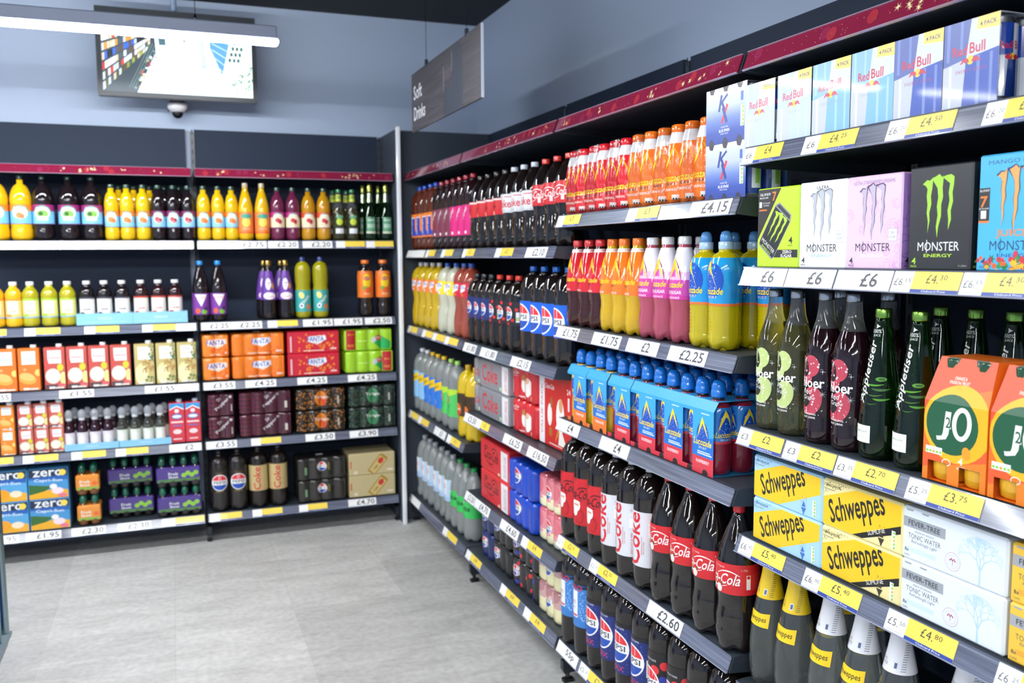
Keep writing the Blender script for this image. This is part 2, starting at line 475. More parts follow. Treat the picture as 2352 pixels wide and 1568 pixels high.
def shelf(loc, rz, label, zb, depth, w=.988, tickets=(), decor=None, thick=.024):
    h = w/2
    s = thing('canopy_shelf' if decor else 'shelf', 'shelf'); s.location = (loc[0], loc[1], zb); s.rotation_euler = (0, 0, rz); s['label'] = label
    mb = MB()
    mb.prism([(.017, .036), (.03, .0385), (depth, .0385), (depth, .0385-thick), (.045, .0385-thick), (.03, .004), (.008, .002)], -h+.003, h-.003, DECK)
    for sx in (-1, 1):
        x0, x1 = (-h, -h+.003) if sx < 0 else (h-.003, h)
        mb.prism([(.004, .001), (.017, .037), (.034, .0388), (depth, .0388), (depth, -.03), (depth*.72, -.012), (.05, -.004)], x0, x1, DECK)
        mb.prism([(depth*.55, .016), (depth*.57, .019), (depth*.59, .016), (depth*.57, .013)], x0-.0006, x1+.0006, M('0c0d10'))
    mb.build('shelf_deck', s)
    rb = MB(); f = rail_map(0)
    def pl(u0, u1, v0, v1, o0, o1, mat):
        v = [f(u, vv, o) for o in (o0, o1) for u, vv in ((u0, v0), (u1, v0), (u1, v1), (u0, v1))]
        rb.add(v, [(3,2,1,0),(4,5,6,7),(0,1,5,4),(1,2,6,5),(2,3,7,6),(3,0,4,7)], mat)
    g = h - .004
    if not decor:
        pl(-g, g, .0005, .0405, -.002, .0008, RAIL)
        pl(-g, g, -.001, .0012, .0008, .0034, M('8f94a8', 'gloss')); pl(-g, g, .0388, .041, .0008, .003, M('5d6374', 'gloss'))
        rb.build('price_rail', s)
        for t in tickets:
            ticket(s, t[0], t[1], *t[2:])
    else:
        pl(-g, g, -.0015, .0405, -.002, .0008, M('821f3d', 'gloss'))
        pl(-g, g, -.0025, -.0005, -.002, .003, M('a58fa6', 'gloss')); pl(-g, g, .040, .0415, -.002, .003, M('a58fa6', 'gloss'))
        ar = Art(); rn = random.Random(decor)
        for k in range(9):
            ar.ell(rn.uniform(-g+.03, g-.03), rn.uniform(.012, .03), .013, .0135, 'a5323f' if k % 3 else '8e2a4e', 18)
        for k in range(8):
            x = rn.uniform(-g+.03, g-.03)
            for q in range(3):
                xx, yy, rr = x+rn.uniform(-.022, .022), rn.uniform(.009, .032), rn.choice((.005, .0075, .010))
                ar.star(xx, yy, rr, 'f6d79a', 6, .16, rn.uniform(0, 1)); ar.star(xx, yy, rr*.6, 'fff0c4', 4, .3, rn.uniform(0, 1))
        ar.dots(-g+.01, .006, g-.01, .035, 70, .0008, 'e9a49a', decor)
        ar.emit(rb, lambda u, v, o: f(u, v, o+.0012), 'gloss', clip=(-g+.002, .001, g-.002, .0395), off=.00006)
        rb.build('decor_strip', s)
    return s
def bay(loc, rz, label, over, depth, pdepth, shelves, seed, end=False):
    b = thing('shelving_bay', 'shelving'); b.location = loc; b.rotation_euler = (0, 0, rz)
    b['label'] = label
    mb = MB()
    mb.box((-.478, pdepth, .03), (.478, pdepth+.018, 2.098), PANEL)
    for z in (.45, .85, 1.25, 1.65): mb.box((-.478, pdepth-.0012, z), (.478, pdepth, z+.002), M('15181c'))
    mb.build('back_panel', b)
    for sx in ((-1, 1) if end else (-1,)):
        ub = MB(); x0 = sx*.4885
        ub.box((x0-.0105, pdepth-.006, 0), (x0+.0105, pdepth+.026, 2.085), M('343b46', 'satin'))
        for k in range(40):
            z = .12 + k*.05
            ub.box((x0-.003, pdepth-.0068, z), (x0+.003, pdepth-.006, z+.026), M('07080a'))
        ub.build('upright', b)
        lb = MB()
        lb.prism([(.02, .077), (pdepth, .077), (pdepth, .035), (.05, .035), (.028, .03), (.02, .045)], x0-.0112, x0+.0112, M('262b33', 'satin'))
        lb.box((x0-.0112, .024, 0), (x0+.0112, .06, .012), M('101214')); lb.box((x0-.006, .035, .012), (x0+.006, .047, .04), M('55585e', 'metal'))
        lb.build('foot', b)
    for zb, what, tk in shelves:
        shelf(loc, rz, what, zb, depth, tickets=tk)
    shelf(loc, rz, 'canopy shelf with red sparkle strip above the ' + over, 1.834, depth, decor=seed)
    return b
def T(c, sgn, rows):
    out = []
    for pr in rows:
        a, b = pr[0]; x = sorted((sgn*(a-c), sgn*(b-c)))
        out.append((x[0], x[1]) + tuple(pr[1:]))
    return out
bay((0, -0.5, 0), RY, 'dark slate shelving bay holding the energy cartons and glass bottles', 'blue and silver energy cartons', .455, .488, [(1.632, 'slate shelf carrying the energy cartons with blue and white cans', [(-0.489, -0.36, 'B', '£6', '£4'), (-0.294, -0.148, 'B', '£6', '£4.25'), (-0.074, 0.068, 'B', '£6.20', '£4.50'), (0.123, 0.242, 'B', '£6.20', '£4.50')]), (1.375, 'slate shelf carrying the claw-mark energy cartons', [(-0.487, -0.339, 'A', '£6'), (-0.336, -0.196, 'A', '£6'), (-0.191, -0.053, 'A', '£6'), (-0.05, 0.092, 'B', '£6.15', '£4.30'), (0.094, 0.23, 'B', '£6.15', '£4.30')]), (1.023, 'slate shelf carrying the glass juice bottles and orange carriers', [(-0.489, -0.337, 'B', '£3', '£2'), (-0.33, -0.181, 'B', '£3', '£2'), (-0.177, -0.025, 'B', '£3.25', '£2.70'), (-0.001, 0.15, 'B', '£5.25', '£3.75'), (0.256, 0.382, 'B', '£5', '£4')]), (0.777, 'slate shelf carrying the mixer and tonic cartons', [(-0.476, -0.323, 'B', '£6.90', '£5.40'), (-0.26, -0.103, 'B', '£6.90', '£5.40'), (-0.037, 0.113, 'B', '£5.50', '£4.80'), (0.19, 0.324, 'B', '£6.25', '£5')]), (0.431, 'slate shelf carrying the neck-wrapped tonic bottles', [(-0.467, -0.364, 'A', '')]), (0.116, 'slate base shelf under the tonic bottles', [(-0.458, -0.316, 'A', '')])], 3)
bay((0, 0.5, 0), RY, 'dark slate shelving bay holding the sports drink packs', 'shrink-wrapped energy drink packs', .455, .488, [(1.529, 'slate shelf carrying the red and orange shrink-wrapped packs', [(-0.488, -0.317, 'B', '£3.75', '£3'), (-0.015, 0.152, 'B', '£3.75', '£3'), (0.301, 0.466, 'A', '£4.15')]), (1.177, 'slate shelf carrying single energy drink bottles', [(-0.489, -0.326, 'A', '£1.75'), (-0.226, -0.052, 'A', '£1.75'), (-0.011, 0.156, 'A', '£2'), (0.21, 0.379, 'A', '£2.25')]), (0.873, 'slate shelf carrying the sports drink card packs', [(-0.489, -0.322, 'A', '£4'), (-0.174, 0.001, 'A', '£4')]), (0.479, 'slate shelf carrying the cola bottles with red, white and Santa labels', [(-0.489, -0.328, 'B', '£2.50', '£2.25'), (-0.24, -0.068, 'B', '£2.25', '£2.25'), (0.116, 0.286, 'A', '£2.60')]), (0.116, 'slate base shelf carrying black cola bottles at floor level', [(-0.489, -0.334, 'A', '55p'), (-0.315, -0.112, 'B', '£2.25', '£2.25')])], 4)
bay((0, 1.5, 0), RY, 'dark slate shelving bay holding the silver and red cola cartons', 'black cola bottles', .455, .488, [(1.432, 'slate shelf carrying the black cola bottles with short labels', [(-0.489, -0.334, 'B', '', '£2'), (-0.076, 0.111, 'B', '', '£2'), (0.24, 0.426, 'A', '£2.10')]), (1.033, 'slate shelf carrying small and large cola bottles with round logos', [(-0.489, -0.325, 'A', '£1.80'), (-0.264, -0.076, 'A', '£1.80'), (0.086, 0.275, 'A', '£2.15')]), (0.727, 'slate shelf carrying silver and red cola cartons', [(-0.489, -0.318, 'A', '£3.50'), (-0.318, -0.171, 'B', '', '£3'), (0.0, 0.187, 'A', '£6.25'), (0.247, 0.429, 'A', '£16.50')]), (0.379, 'slate shelf carrying blue and pink cola can packs', [(-0.489, -0.364, 'A', '£3.50'), (-0.358, -0.175, 'A', '£4.70'), (-0.041, 0.147, 'A', '£4.60'), (0.186, 0.369, 'B', '', '£4')]), (0.116, 'slate base shelf carrying dark can packs at floor level', [(-0.488, -0.292, 'B', '', '£4'), (-0.047, 0.147, 'B', '', '£4'), (0.204, 0.398, 'B', '', '£4')])], 5)
bay((0, 2.5, 0), RY, 'dark slate shelving bay in the corner holding the water bottles', 'amber soda bottles in the corner', .455, .488, [(1.432, 'slate shelf carrying the amber and maroon-labelled soda bottles', [(-0.45, -0.104, 'A', ''), (-0.08, 0.082, 'B', '', ''), (0.191, 0.368, 'B', '', '')]), (1.036, 'slate shelf carrying orange and yellow-labelled soda bottles in the corner bay', [(-0.47, -0.271, 'B', '', ''), (-0.169, 0.015, 'B', '', ''), (0.023, 0.221, 'B', '', ''), (0.228, 0.422, 'B', '', '')]), (0.58, 'slate shelf carrying clear lemonade bottles in the corner bay', [(-0.484, -0.284, 'B', '', ''), (-0.275, -0.082, 'B', '', ''), (0.028, 0.213, 'A', '£1'), (0.241, 0.435, 'B', '', '£1')]), (0.116, 'slate base shelf carrying clear water bottles in the corner bay', [(-0.479, -0.279, 'A', ''), (0.154, 0.364, 'B', '', '')])], 6)
bay((-1.546, 2.988, 0), 0, 'dark slate shelving bay holding the juice cartons and squash bottles', 'large dark squash bottles', .29, .312, [(1.483, 'shelf carrying the large squash bottles, its rail glare painted as blank white tickets', [(-0.339, -0.129, 'A', ''), (-0.125, 0.112, 'A', ''), (0.115, 0.303, 'A', ''), (0.307, 0.489, 'A', '')]), (1.081, 'shelf carrying juice bottles in blue trays', [(-0.435, -0.338, 'B', '', ''), (-0.265, -0.115, 'B', '', ''), (-0.013, 0.139, 'B', '', ''), (0.241, 0.391, 'B', '', ''), (0.393, 0.486, 'A', '')]), (0.781, 'shelf carrying the orange, apple and pineapple cartons', [(-0.46, -0.337, 'A', '£1.55'), (-0.135, 0.014, 'A', '£1.55'), (0.24, 0.383, 'A', '£1.55'), (0.385, 0.487, 'A', '')]), (0.481, 'shelf carrying small juice cartons and dome-lidded bottles', [(-0.469, -0.342, 'B', '', ''), (-0.303, -0.154, 'B', '', ''), (-0.098, 0.052, 'B', '', ''), (0.096, 0.243, 'B', '', ''), (0.339, 0.489, 'A', '£2')]), (0.109, 'base shelf carrying the blue juice pouch cartons', [(-0.489, -0.341, 'A', '£1.95'), (-0.31, -0.16, 'A', '£1.95'), (-0.115, 0.034, 'A', '£2.30'), (0.089, 0.239, 'A', '£2.30'), (0.289, 0.489, 'B', '', '')])], 7)  # blank white tickets along the top rail stand in for lamp glare
bay((-0.546, 2.988, 0), 0, 'dark slate shelving bay holding the orange and maroon can packs', 'purple and amber squash bottles', .29, .312, [(1.483, 'shelf carrying purple, amber and dark green squash bottles', [(-0.488, -0.339, 'A', '£2.75'), (-0.335, -0.163, 'A', '£2.75'), (-0.155, -0.006, 'A', '£2.20'), (0.016, 0.166, 'A', '£2.20'), (0.186, 0.336, 'B', '', ''), (0.343, 0.489, 'B', '', '')]), (1.081, 'shelf carrying the turquoise-labelled and gold-capped bottles', [(-0.489, -0.352, 'A', '£2.25'), (-0.35, -0.198, 'A', '£2.25'), (-0.17, -0.02, 'B', '', ''), (0.006, 0.158, 'A', '£1.95'), (0.165, 0.313, 'A', '£1.95'), (0.327, 0.472, 'A', '£2.50')]), (0.781, 'shelf carrying the orange, red and lime packs', [(-0.489, -0.339, 'A', '£3.55'), (-0.289, -0.138, 'A', '£4.25'), (-0.031, 0.121, 'A', '£4.25'), (0.23, 0.383, 'A', '£4.25')]), (0.481, 'shelf carrying the maroon can packs', [(-0.488, -0.341, 'A', '£3.55'), (-0.271, -0.122, 'B', '', ''), (0.002, 0.154, 'A', '£3.50'), (0.232, 0.384, 'A', '£3.90')]), (0.109, 'base shelf carrying gold-labelled colas and gold cartons', [(-0.485, -0.329, 'B', '', ''), (-0.277, -0.127, 'B', '', ''), (-0.042, 0.105, 'B', '', ''), (0.216, 0.366, 'A', '£4.70')])], 8, True)
ep = MB(); ep.box((-.0255, 3.001, 0), (.5315, 3.019, 2.098), ENDP)
o = ep.build('end_panel'); o['label'] = 'dark slate end panel closing the long shelving run at the corner'; o['category'] = 'panel'
ep = MB(); ep.box((-.044, 2.95, 0), (-.030, 3.331, 2.098), ENDP)
for k in range(40):
    ep.box((-.0452, 3.262, .12+k*.05), (-.044, 3.27, .146+k*.05), M('07080a'))
o = ep.build('end_panel'); o['label'] = 'dark slate side panel beside the dark green bottles, facing the aisle'; o['category'] = 'panel'
cp = MB(); cp.box((-.0485, 2.922, 0), (-.0265, 2.948, 2.108), M('f4f6fb', 'gloss'), .004)
o = cp.build('corner_trim'); o['label'] = 'white vertical corner trim between the two shelving runs'; o['category'] = 'trim'

# ---------------------------------------------------------------- pendant lights
def make_lamp():
    t = thing('pendant_strip_light', 'light')
    mb = MB(); mb.box((-LAMP_L/2, -.032, .0), (LAMP_L/2, .032, .052), M('9aa3b8', 'satin'), .004)
    mb.build('housing', t)
    mb = MB(); mb.box((-LAMP_L/2+.001, -.029, -.016), (LAMP_L/2+.006, .029, .004), EMIT, .006)
    mb.build('diffuser', t)
    for x in (-.45, .45):
        mb = MB(); mb.tube((x, 0, .044), (x, 0, 2.752-LAMP_Z-.0005), .0014, M('6b7078', 'metal'), 6); mb.lathe([(.001, .0455), (.008, .046), (.006, .07), (.0016, .08)], M('59606c', 'metal'), 10)
        for i in range(len(mb.v)-40, len(mb.v)): mb.v[i] = (mb.v[i][0]+x, mb.v[i][1], mb.v[i][2])
        mb.build('suspension_wire', t)
    return t
def _em(nt, b):
    b.inputs['Base Color'].default_value = (.9, .92, .95, 1)
    b.inputs['Emission Color'].default_value = (.955, .985, 1, 1); b.inputs['Emission Strength'].default_value = LAMP_E
EMIT = node_mat('lit_diffuser', _em)
lamp = make_lamp()
for i, (lx, ly) in enumerate(LAMPS):
    place(lamp, (lx - LAMP_L/2, ly, LAMP_Z), 0, 'lit white strip light hanging in front of the television' if i == 0 else 'lit white strip light hanging over the aisle', None if i == 0 else 'strip lights over the aisle')

# ---------------------------------------------------------------- television and dome camera
tv = thing('television', 'television'); tv.location = (-1.088, 3.03, 2.41)
tv['label'] = 'television on a ceiling pole showing a bright camera view of the aisle'
mb = MB(); mb.box((-.362, .012, -.205), (.362, .05, .205), M('23262c', 'satin'), .004)
mb.box((-.15, .05, -.12), (.15, .085, .1), M('1c1e22', 'satin'), .006); mb.build('body', tv)
mb = MB()
for a, b_ in (((-.362, 0, -.205), (.362, .012, -.183)), ((-.362, 0, .168), (.362, .012, .205)), ((-.362, 0, -.183), (-.342, .012, .168)), ((.342, 0, -.183), (.362, .012, .168))):
    mb.box(a, b_, M('2c3036', 'satin'))
mb.build('bezel', tv)
ar = Art()
ar.rect(-.342, -.183, .342, .189, 'e9f7fb')
ar.poly([(-.342, .12), (-.342, .189), (-.1, .189), (-.11, .12)], '6e8f98')
ar.poly([(-.342, .135), (-.342, -.183), (-.19, -.183), (-.1, .01), (-.11, .16)], '39454e')
rn = random.Random(5)
for k, (c0, c1) in enumerate((('20262c', 'c9402c'), ('e9e6da', 'c9503a'), ('d9d8c0', 'd08a3a'), ('20242b', '3a63d8'), ('e3e6ea', 'c43a3a'), ('cfd6de', 'cc4433'), ('4a4f2a', '8f9a30'))):
    for j in range(18):
        t0, t1 = j/18, (j+.9)/18
        ya, yb = .125-.045*k, .12-.017*k
        y0 = ya+(yb-ya)*t0+.03*t0; y1 = ya+(yb-ya)*t1+.03*t1; hh = .034*(1-t0)+.014*t0
        x0, x1 = -.338+.215*t0, -.338+.215*t1
        if x1 > -.11 - max(0, -y0)*.5: continue
        ar.poly([(x0, y0-hh), (x1, y1-hh), (x1, y1), (x0, y0)], rn.choice((c0, c1, c0, 'b9c8cc', '4a565e', '5a4a44', 'c9b8a0')))
ar.poly([(-.1, .189), (-.062, .189), (-.055, .045), (-.085, .045)], '46616b')
ar.poly([(.0, .13), (.03, .15), (.045, .12), (.035, .08), (.03, .06), (.02, .08), (.0, .11)], '3b5a5c')
ar.poly([(.15, .12), (.24, .09), (.2, -.08), (.145, .05)], '5a94dd')
for k in range(5): ar.stroke([(.155, .10-.03*k), (.235-.006*k, .07-.035*k)], .004, 'bcdcf2')
ar.stroke([(.15, .125), (.25, .095), (.2, -.09)], .007, 'e6f6f0')
ar.stroke([(.25, .09), (.342, .085)], .006, 'd8efe6'); ar.stroke([(.24, .12), (.342, .1)], .006, 'd8efe6')
for k in range(4):
    for j in range(3): ar.rect(.255+.02*j-.008*k, .07-.028*k, .268+.02*j-.008*k, .088-.028*k, '4c6b66')
ar.poly([(.25, .16), (.342, .15), (.342, .12), (.2, .145)], '3e5a58'); ar.poly([(.29, .155), (.342, .15), (.342, .11), (.3, .115)], 'b6b86c')
ar.poly([(-.342, .189), (.342, .189), (.342, .165), (-.342, .165)], 'd9f2f7')
for k in range(26):
    x = rn.uniform(.06, .33); y = .15-.25*max(0, .2-x)+rn.uniform(-.012, .02); ar.rect(x, y, x+.016, y+.008, rn.choice(('9fc08a', 'd8d8a0', 'c86a5a', '88a8a0', 'e2ece0')))
for k in range(30):
    t = rn.random(); x = -.1-.09*t+rn.uniform(-.02, .01); y = .02-.19*t+rn.uniform(-.01, .02); ar.rect(x, y, x+.012, y+.007, rn.choice(('5a7a68', 'b84a44', 'd8e4dc', '7a8f9a', 'c9b07a')))
for k in range(3): ar.stroke([(-.10-.012*k, .05), (-.20-.012*k, -.16)], .002, '6f8f8a')
ar.poly([(.1, .08), (.115, .09), (.13, -.04), (.105, -.06)], 'b9cfc9')
ar.poly([(.19, -.183), (.30, -.03), (.342, -.04), (.342, -.183)], 'e6f2e6')
ar.dots(.23, -.17, .342, -.02, 90, .005, '7fa392', 3, lambda x, y: y < -.17+(x-.2)*1.2)
ar.dots(.09, -.1, .15, .12, 50, .004, '9db9b5', 4); ar.dots(.0, .1, .2, .18, 60, .004, 'c9d9c0', 8)
mb = MB(); ar.emit(mb, flat((0, .006, 0), (1, 0, 0), (0, 0, 1), (0, -1, 0)), 'emit', off=.00005, clip=(-.342, -.183, .342, .168)); mb.build('screen', tv)
mb = MB(); mb.tube((-.012, .075, .06), (-.012, .075, .3415), .014, M('8fa3bd', 'satin'), 14); mb.box((-.06, .07, -.06), (.05, .09, .08), M('30343a')); mb.build('mount_pole', tv)
dc = thing('dome_security_camera', 'camera'); dc.location = (-1.1, 3.332, 2.2)
dc['label'] = 'white dome security camera fixed under the television'
mb = MB()
mb.box((-.045, -.02, -.01), (.045, -.001, .03), M('30343a', 'satin')); mb.box((-.035, -.16, .012), (.035, -.02, .022), M('30343a', 'satin')); mb.build('bracket', dc)
mb = MB(); mb.lathe([(.045, .012), (.05, .004), (.046, -.016), (.032, -.034)], M('e9e6ea', 'satin'), 28); o = mb.build('housing', dc); o.location = (0, -.13, 0)
mb = MB(); mb.lathe([(.03, -.032)] + [(.028*math.cos(a), -.036-.028*math.sin(a)) for a in (.1, .4, .8, 1.2, 1.5)], M('14161a', 'gloss'), 24); o = mb.build('lens_dome', dc); o.location = (0, -.13, 0)

# ---------------------------------------------------------------- hanging sign
sg = thing('hanging_sign', 'sign'); sg.location = (-.1, 1.892, 2.131); sg.rotation_euler = (0, 0, RY)
sg['label'] = 'wood-grain hanging sign reading Soft Drinks above the shelves'
mb = MB(); mb.box((-.49, -.004, -.129), (.49, .004, .129), WOOD)
mb.box((.486, -.0046, -.129), (.4915, .0046, .129), M('dfe6f6', 'gloss'))
ar = Art()
ar.text('Soft', -.385, .04, w=.14, h=.062, c='f4f4f8', bold=.03); ar.text('Drinks', -.36, -.052, w=.19, h=.060, c='f4f4f8', bold=.03)
ar.poly([(.02, -.129), (.27, -.129), (.275, -.03), (.27, .06), (.24, .095), (.232, .125), (.165, .125), (.158, .095), (.135, .065), (.13, .01), (.02, .01)], '3b3e4a')
ar.poly([(.02, .01), (.13, .01), (.13, .05), (.02, .05)], '5b5158')
ar.rect(.015, -.03, .02, .07, '9a98a0'); ar.rect(.13, .03, .136, .11, '8d8d97')
ar.dots(.03, -.02, .13, .045, 26, .006, '6d4a4e', 4)
ar.emit(mb, flat((0, -.004, 0), (1, 0, 0), (0, 0, 1), (0, -1, 0)), 'ink'); mb.build('board', sg)
for x in (-.25, .31):
    mb = MB(); mb.tube((x, 0, .128), (x, 0, .6205), .0012, M('3f444c', 'metal'), 6); mb.box((x-.008, -.006, .122), (x+.008, .006, .15), M('6d7480', 'metal')); mb.build('suspension_wire', sg)

# ---------------------------------------------------------------- roll cage at the edge of the aisle
rc = thing('roll_cage', 'trolley'); rc.location = (-2.083, 1.33, 0)
rc['label'] = 'grey steel roll cage trolley with a blue crate, standing on the floor'
G = M('8fa3a8', 'metal')
mb = MB(); mb.box((-.36, -.3, .15), (.36, .3, .19), M('8c9ba0', 'satin'), .006); mb.box((-.372, -.312, .185), (.372, .312, .2), M('7f9096', 'satin'), .004); mb.build('base', rc)
for x in (-.355, .355):
    mb = MB()
    for y in (-.285, .285): mb.tube((x, y, .19), (x, y, 1.6), .013, G)
    mb.tube((x, -.285, 1.6), (x, .285, 1.6), .013, G); mb.tube((x, -.285, .55), (x, .285, .55), .009, G); mb.tube((x, -.285, 1.05), (x, .285, 1.05), .009, G)
    for k in range(6): mb.tube((x, -.2+.08*k, .2), (x, -.2+.08*k, 1.6), .004, G, 6)
    mb.build('side_frame', rc)
for x in (-.3, .3):
    for y in (-.24, .24):
        mb = MB(); mb.tube((x-.014, y, .055), (x+.014, y, .055), .055, M('26282b'), 20); mb.box((x-.02, y-.025, .055), (x-.016, y+.025, .152), G); mb.box((x+.016, y-.025, .055), (x+.02, y+.025, .152), G); mb.build('caster', rc)
cr = MB()
cr.box((-2.41, 1.06, .2005), (-1.77, 1.6, .212), M('2d5fb8', 'satin'))
for a, b_ in (((-2.41, 1.06, .212), (-1.77, 1.075, .42)), ((-2.41, 1.585, .212), (-1.77, 1.6, .42)), ((-2.41, 1.075, .212), (-2.395, 1.585, .42)), ((-1.785, 1.075, .212), (-1.77, 1.585, .42))): cr.box(a, b_, M('2d5fb8', 'satin'))
o = cr.build('plastic_crate'); o['label'] = 'blue plastic crate standing inside the roll cage'; o['category'] = 'crate'

# ---------------------------------------------------------------- bottle, carton and pack builders
def interp(prof):
    ps = sorted(prof, key=lambda p: p[1])
    def f(z):
        if z <= ps[0][1]: return ps[0][0]
        for (r0, z0), (r1, z1) in zip(ps, ps[1:]):
            if z <= z1: return r0 + (r1-r0)*((z-z0)/(z1-z0) if z1 > z0 else 0)
        return ps[-1][0]
    return f
def dome(r, rn, z0, z1, p=2.0, q=2.0, n=8):
    out = []
    for i in range(1, n+1):
        t = i/n; out.append((rn + (r-rn)*max(0, 1-t**p)**(1/q), z0+(z1-z0)*t))
    return out
def straight(r, h, sh, rn=.0135, p=2.0, q=1.7, waist=None, base=.62, cap=.018):
    pr = [(r*base, 0), (r*.86, .004), (r*.97, .014), (r, .028)]
    if waist: pr += [(r, waist[0]-.02), (waist[2], waist[0]), (waist[2], waist[1]), (r, waist[1]+.02)]
    pr += [(r, sh)] + dome(r, rn, sh, h-cap-.006, p, q) + [(rn+.0018, h-cap-.0055), (rn+.0018, h-cap-.0035), (rn-.0008, h-cap-.003), (rn-.0008, h-.004)]
    return pr
def lobed(n=5, amp=.10, top=.035):
    def f(r, z, a):
        k = max(0, 1-z/top)
        return (r*(1-amp*k*(1-abs(math.cos(n*a/2+.4)))**1.2*1.6), z + (.007*k if abs(math.cos(n*a/2+.4)) < .35 else 0)) if k > 0 else (r, z)
    return f
def cap_mesh(mb, r, z0, z1, mat, seg=24, ribs=True):
    fn = (lambda rr, z, a: (rr*(1-.03*(int(a/(2*PI)*seg+.5) % 2)), z)) if ribs else None
    mb.lathe([(r*.98, z0), (r, z0+.002), (r, z1-.0025), (r*.93, z1)], mat, seg, fn)
def bottle(name, prof, mat, h, cap=None, labels=(), fill=None, lobe=None, seg=28, neck=None, cat='bottle', top=None, kind='gloss'):
    t = thing(name, cat)
    mb = MB()
    Rf = interp(prof)
    mf = None
    if fill: mf = lambda z: mat if z < fill else (neck or THIN)
    dense = []
    for (r0, z0), (r1, z1) in zip(prof, prof[1:]):
        dense.append((r0, z0))
        k = int((z1-z0)/.03)
        for i in range(1, k+1): dense.append((r0+(r1-r0)*i/(k+1), z0+(z1-z0)*i/(k+1)))
    dense.append(prof[-1])
    mb.lathe(dense, mat, seg, lobe, matfn=mf)
    mb.build('bottle_body', t)
    if cap:
        r, z0, z1, c = cap[:4]
        mb = MB(); cap_mesh(mb, r, z0, z1, M(c, cap[4] if len(cap) > 4 else 'gloss')); 
        if len(cap) > 5:
            mb.lathe([(r*.78, z1-.001), (r*.8, z1+.012), (r*.62, z1+.022), (r*.3, z1+.025)], M(cap[5], 'gloss'), 20)
        mb.build('cap', t)
    for L in labels:
        z0, z1, base, art = L[:4]
        kd = L[4] if len(L) > 4 else 'card'
        mb = MB()
        n = max(2, int((z1-z0)/.012))
        if base:
            mb.lathe([(Rf(z0+(z1-z0)*i/n)+.0007, z0+(z1-z0)*i/n) for i in range(n+1)], M(base, kd), seg, cap=False)
        if art:
            ph = L[5] if len(L) > 5 else -PI/2
            rr = Rf((z0+z1)/2)
            art.emit(mb, cyl(lambda z: Rf(z)+.0007, z0, ph), kd, du=rr*.14, dv=(.02 if abs(Rf(z0)-Rf(z1)) > .002 else None), clip=(-rr*2.6, 0, rr*2.6, z1-z0))
        mb.build('label', t)
    return t
THIN = M('eef2f2', 'thin')
def pepsi_logo(a, x, y, r, ring='ffffff', tx='1a1c22'):
    a.ell(x, y, r*1.1, r*1.1, ring, 26); a.ell(x, y, r, r, 'f6f8fb', 26)
    a.arc(x, y, r, r*.3, r*2, 'e2333b'); a.arc(x, y, r, -r*2, -r*.32, '1f4fb0')
    a.text('PEPSI', x, y, w=r*1.62, h=r*.4, c=tx, bold=.02)
    return a
def script(a, st, x, y, w, h, c, swirl=True):
    a.text(st, x, y, w=w, h=h, c=c, shear=.28, bold=.012)
    if swirl:
        a.curve((x-w*.52, y-h*.25), (x-w*.15, y-h*1.25), (x+w*.22, y-h*.55), h*.12, c)
        a.curve((x-w*.05, y+h*.3), (x+w*.2, y+h*1.15), (x+w*.48, y+h*.35), h*.12, c)
        a.curve((x-w*.5, y+h*.1), (x-w*.5, y+h*.95), (x-w*.2, y+h*.5), h*.13, c)
    return a
def santa(a, x, y, s):
    a.ell(x, y-.024*s, .026*s, .026*s, 'b0151c'); a.ell(x-.008*s, y-.03*s, .010*s, .016*s, 'c62028'); a.ell(x+.012*s, y-.026*s, .008*s, .014*s, 'c62028'); a.ell(x, y, .0145*s, .015*s, 'f4f2ef'); a.ell(x-.003*s, y-.014*s, .009*s, .012*s, 'f4f2ef'); a.ell(x+.001*s, y+.004*s, .009*s, .0075*s, 'dba37e'); a.ell(x, y-.001*s, .006*s, .0018*s, 'f4f2ef')
    a.ell(x-.003*s, y+.004*s, .0012*s, .0012*s, '3a2a22', 6); a.ell(x+.003*s, y+.004*s, .0012*s, .0012*s, '3a2a22', 6); a.poly([(x-.014*s, y+.008*s), (x+.014*s, y+.008*s), (x+.006*s, y+.02*s)], 'c41d22')
    a.ell(x, y+.009*s, .014*s, .004*s, 'fbfaf8'); return a
def bars(a, x, y, w, h, n=5):
    a.rect(x, y, x+w, y+h, 'f7f7f5')
    for i in range(n): a.rect(x+w*(i+.12)/n, y+h*.15, x+w*(i+.85)/n, y+h*.5, ('8fcf4a', '8fcf4a', 'f0a83a', '8fcf4a', '9ad35a')[i % 5])
    return a
def uprightbars(a, x, y, w, h, n=5):
    a.rect(x, y, x+w, y+h, 'eef2ec')
    for i in range(n): a.rect(x+w*.45, y+h*(i+.15)/n, x+w*.9, y+h*(i+.8)/n, ('8fcf4a', '8fcf4a', 'd8b83a', '8fcf4a', '8fcf4a')[i % 5])
    return a
def box_thing(name, w, d, h, base, front=None, side=None, top=None, cat='carton', bev=.002, kind='card', sidebase=None, back=None, extra=None, part='carton_body'):
    t = thing(name, cat); mb = MB()
    mb.box((-w/2, 0, 0), (w/2, d, h), M(base, kind), bev)
    if sidebase: mb.add([(w/2+.0003, bev, bev), (w/2+.0003, d-bev, bev), (w/2+.0003, d-bev, h-bev), (w/2+.0003, bev, h-bev)], [(0, 1, 2, 3)], M(sidebase, kind))
    if front: front.emit(mb, flat((0, 0, 0), (1, 0, 0), (0, 0, 1), (0, -1, 0)), kind, clip=(-w/2+bev, bev, w/2-bev, h-bev))
    if side: side.emit(mb, flat((w/2, 0, 0), (0, 1, 0), (0, 0, 1), (1, 0, 0)), kind, clip=(bev, bev, d-bev, h-bev), off=.0004)
    if top: top.emit(mb, flat((0, 0, h), (1, 0, 0), (0, 1, 0), (0, 0, 1)), kind, clip=(-w/2+bev, bev, w/2-bev, d-bev))
    mb.build(part, t)
    if extra: extra(t)
    return t
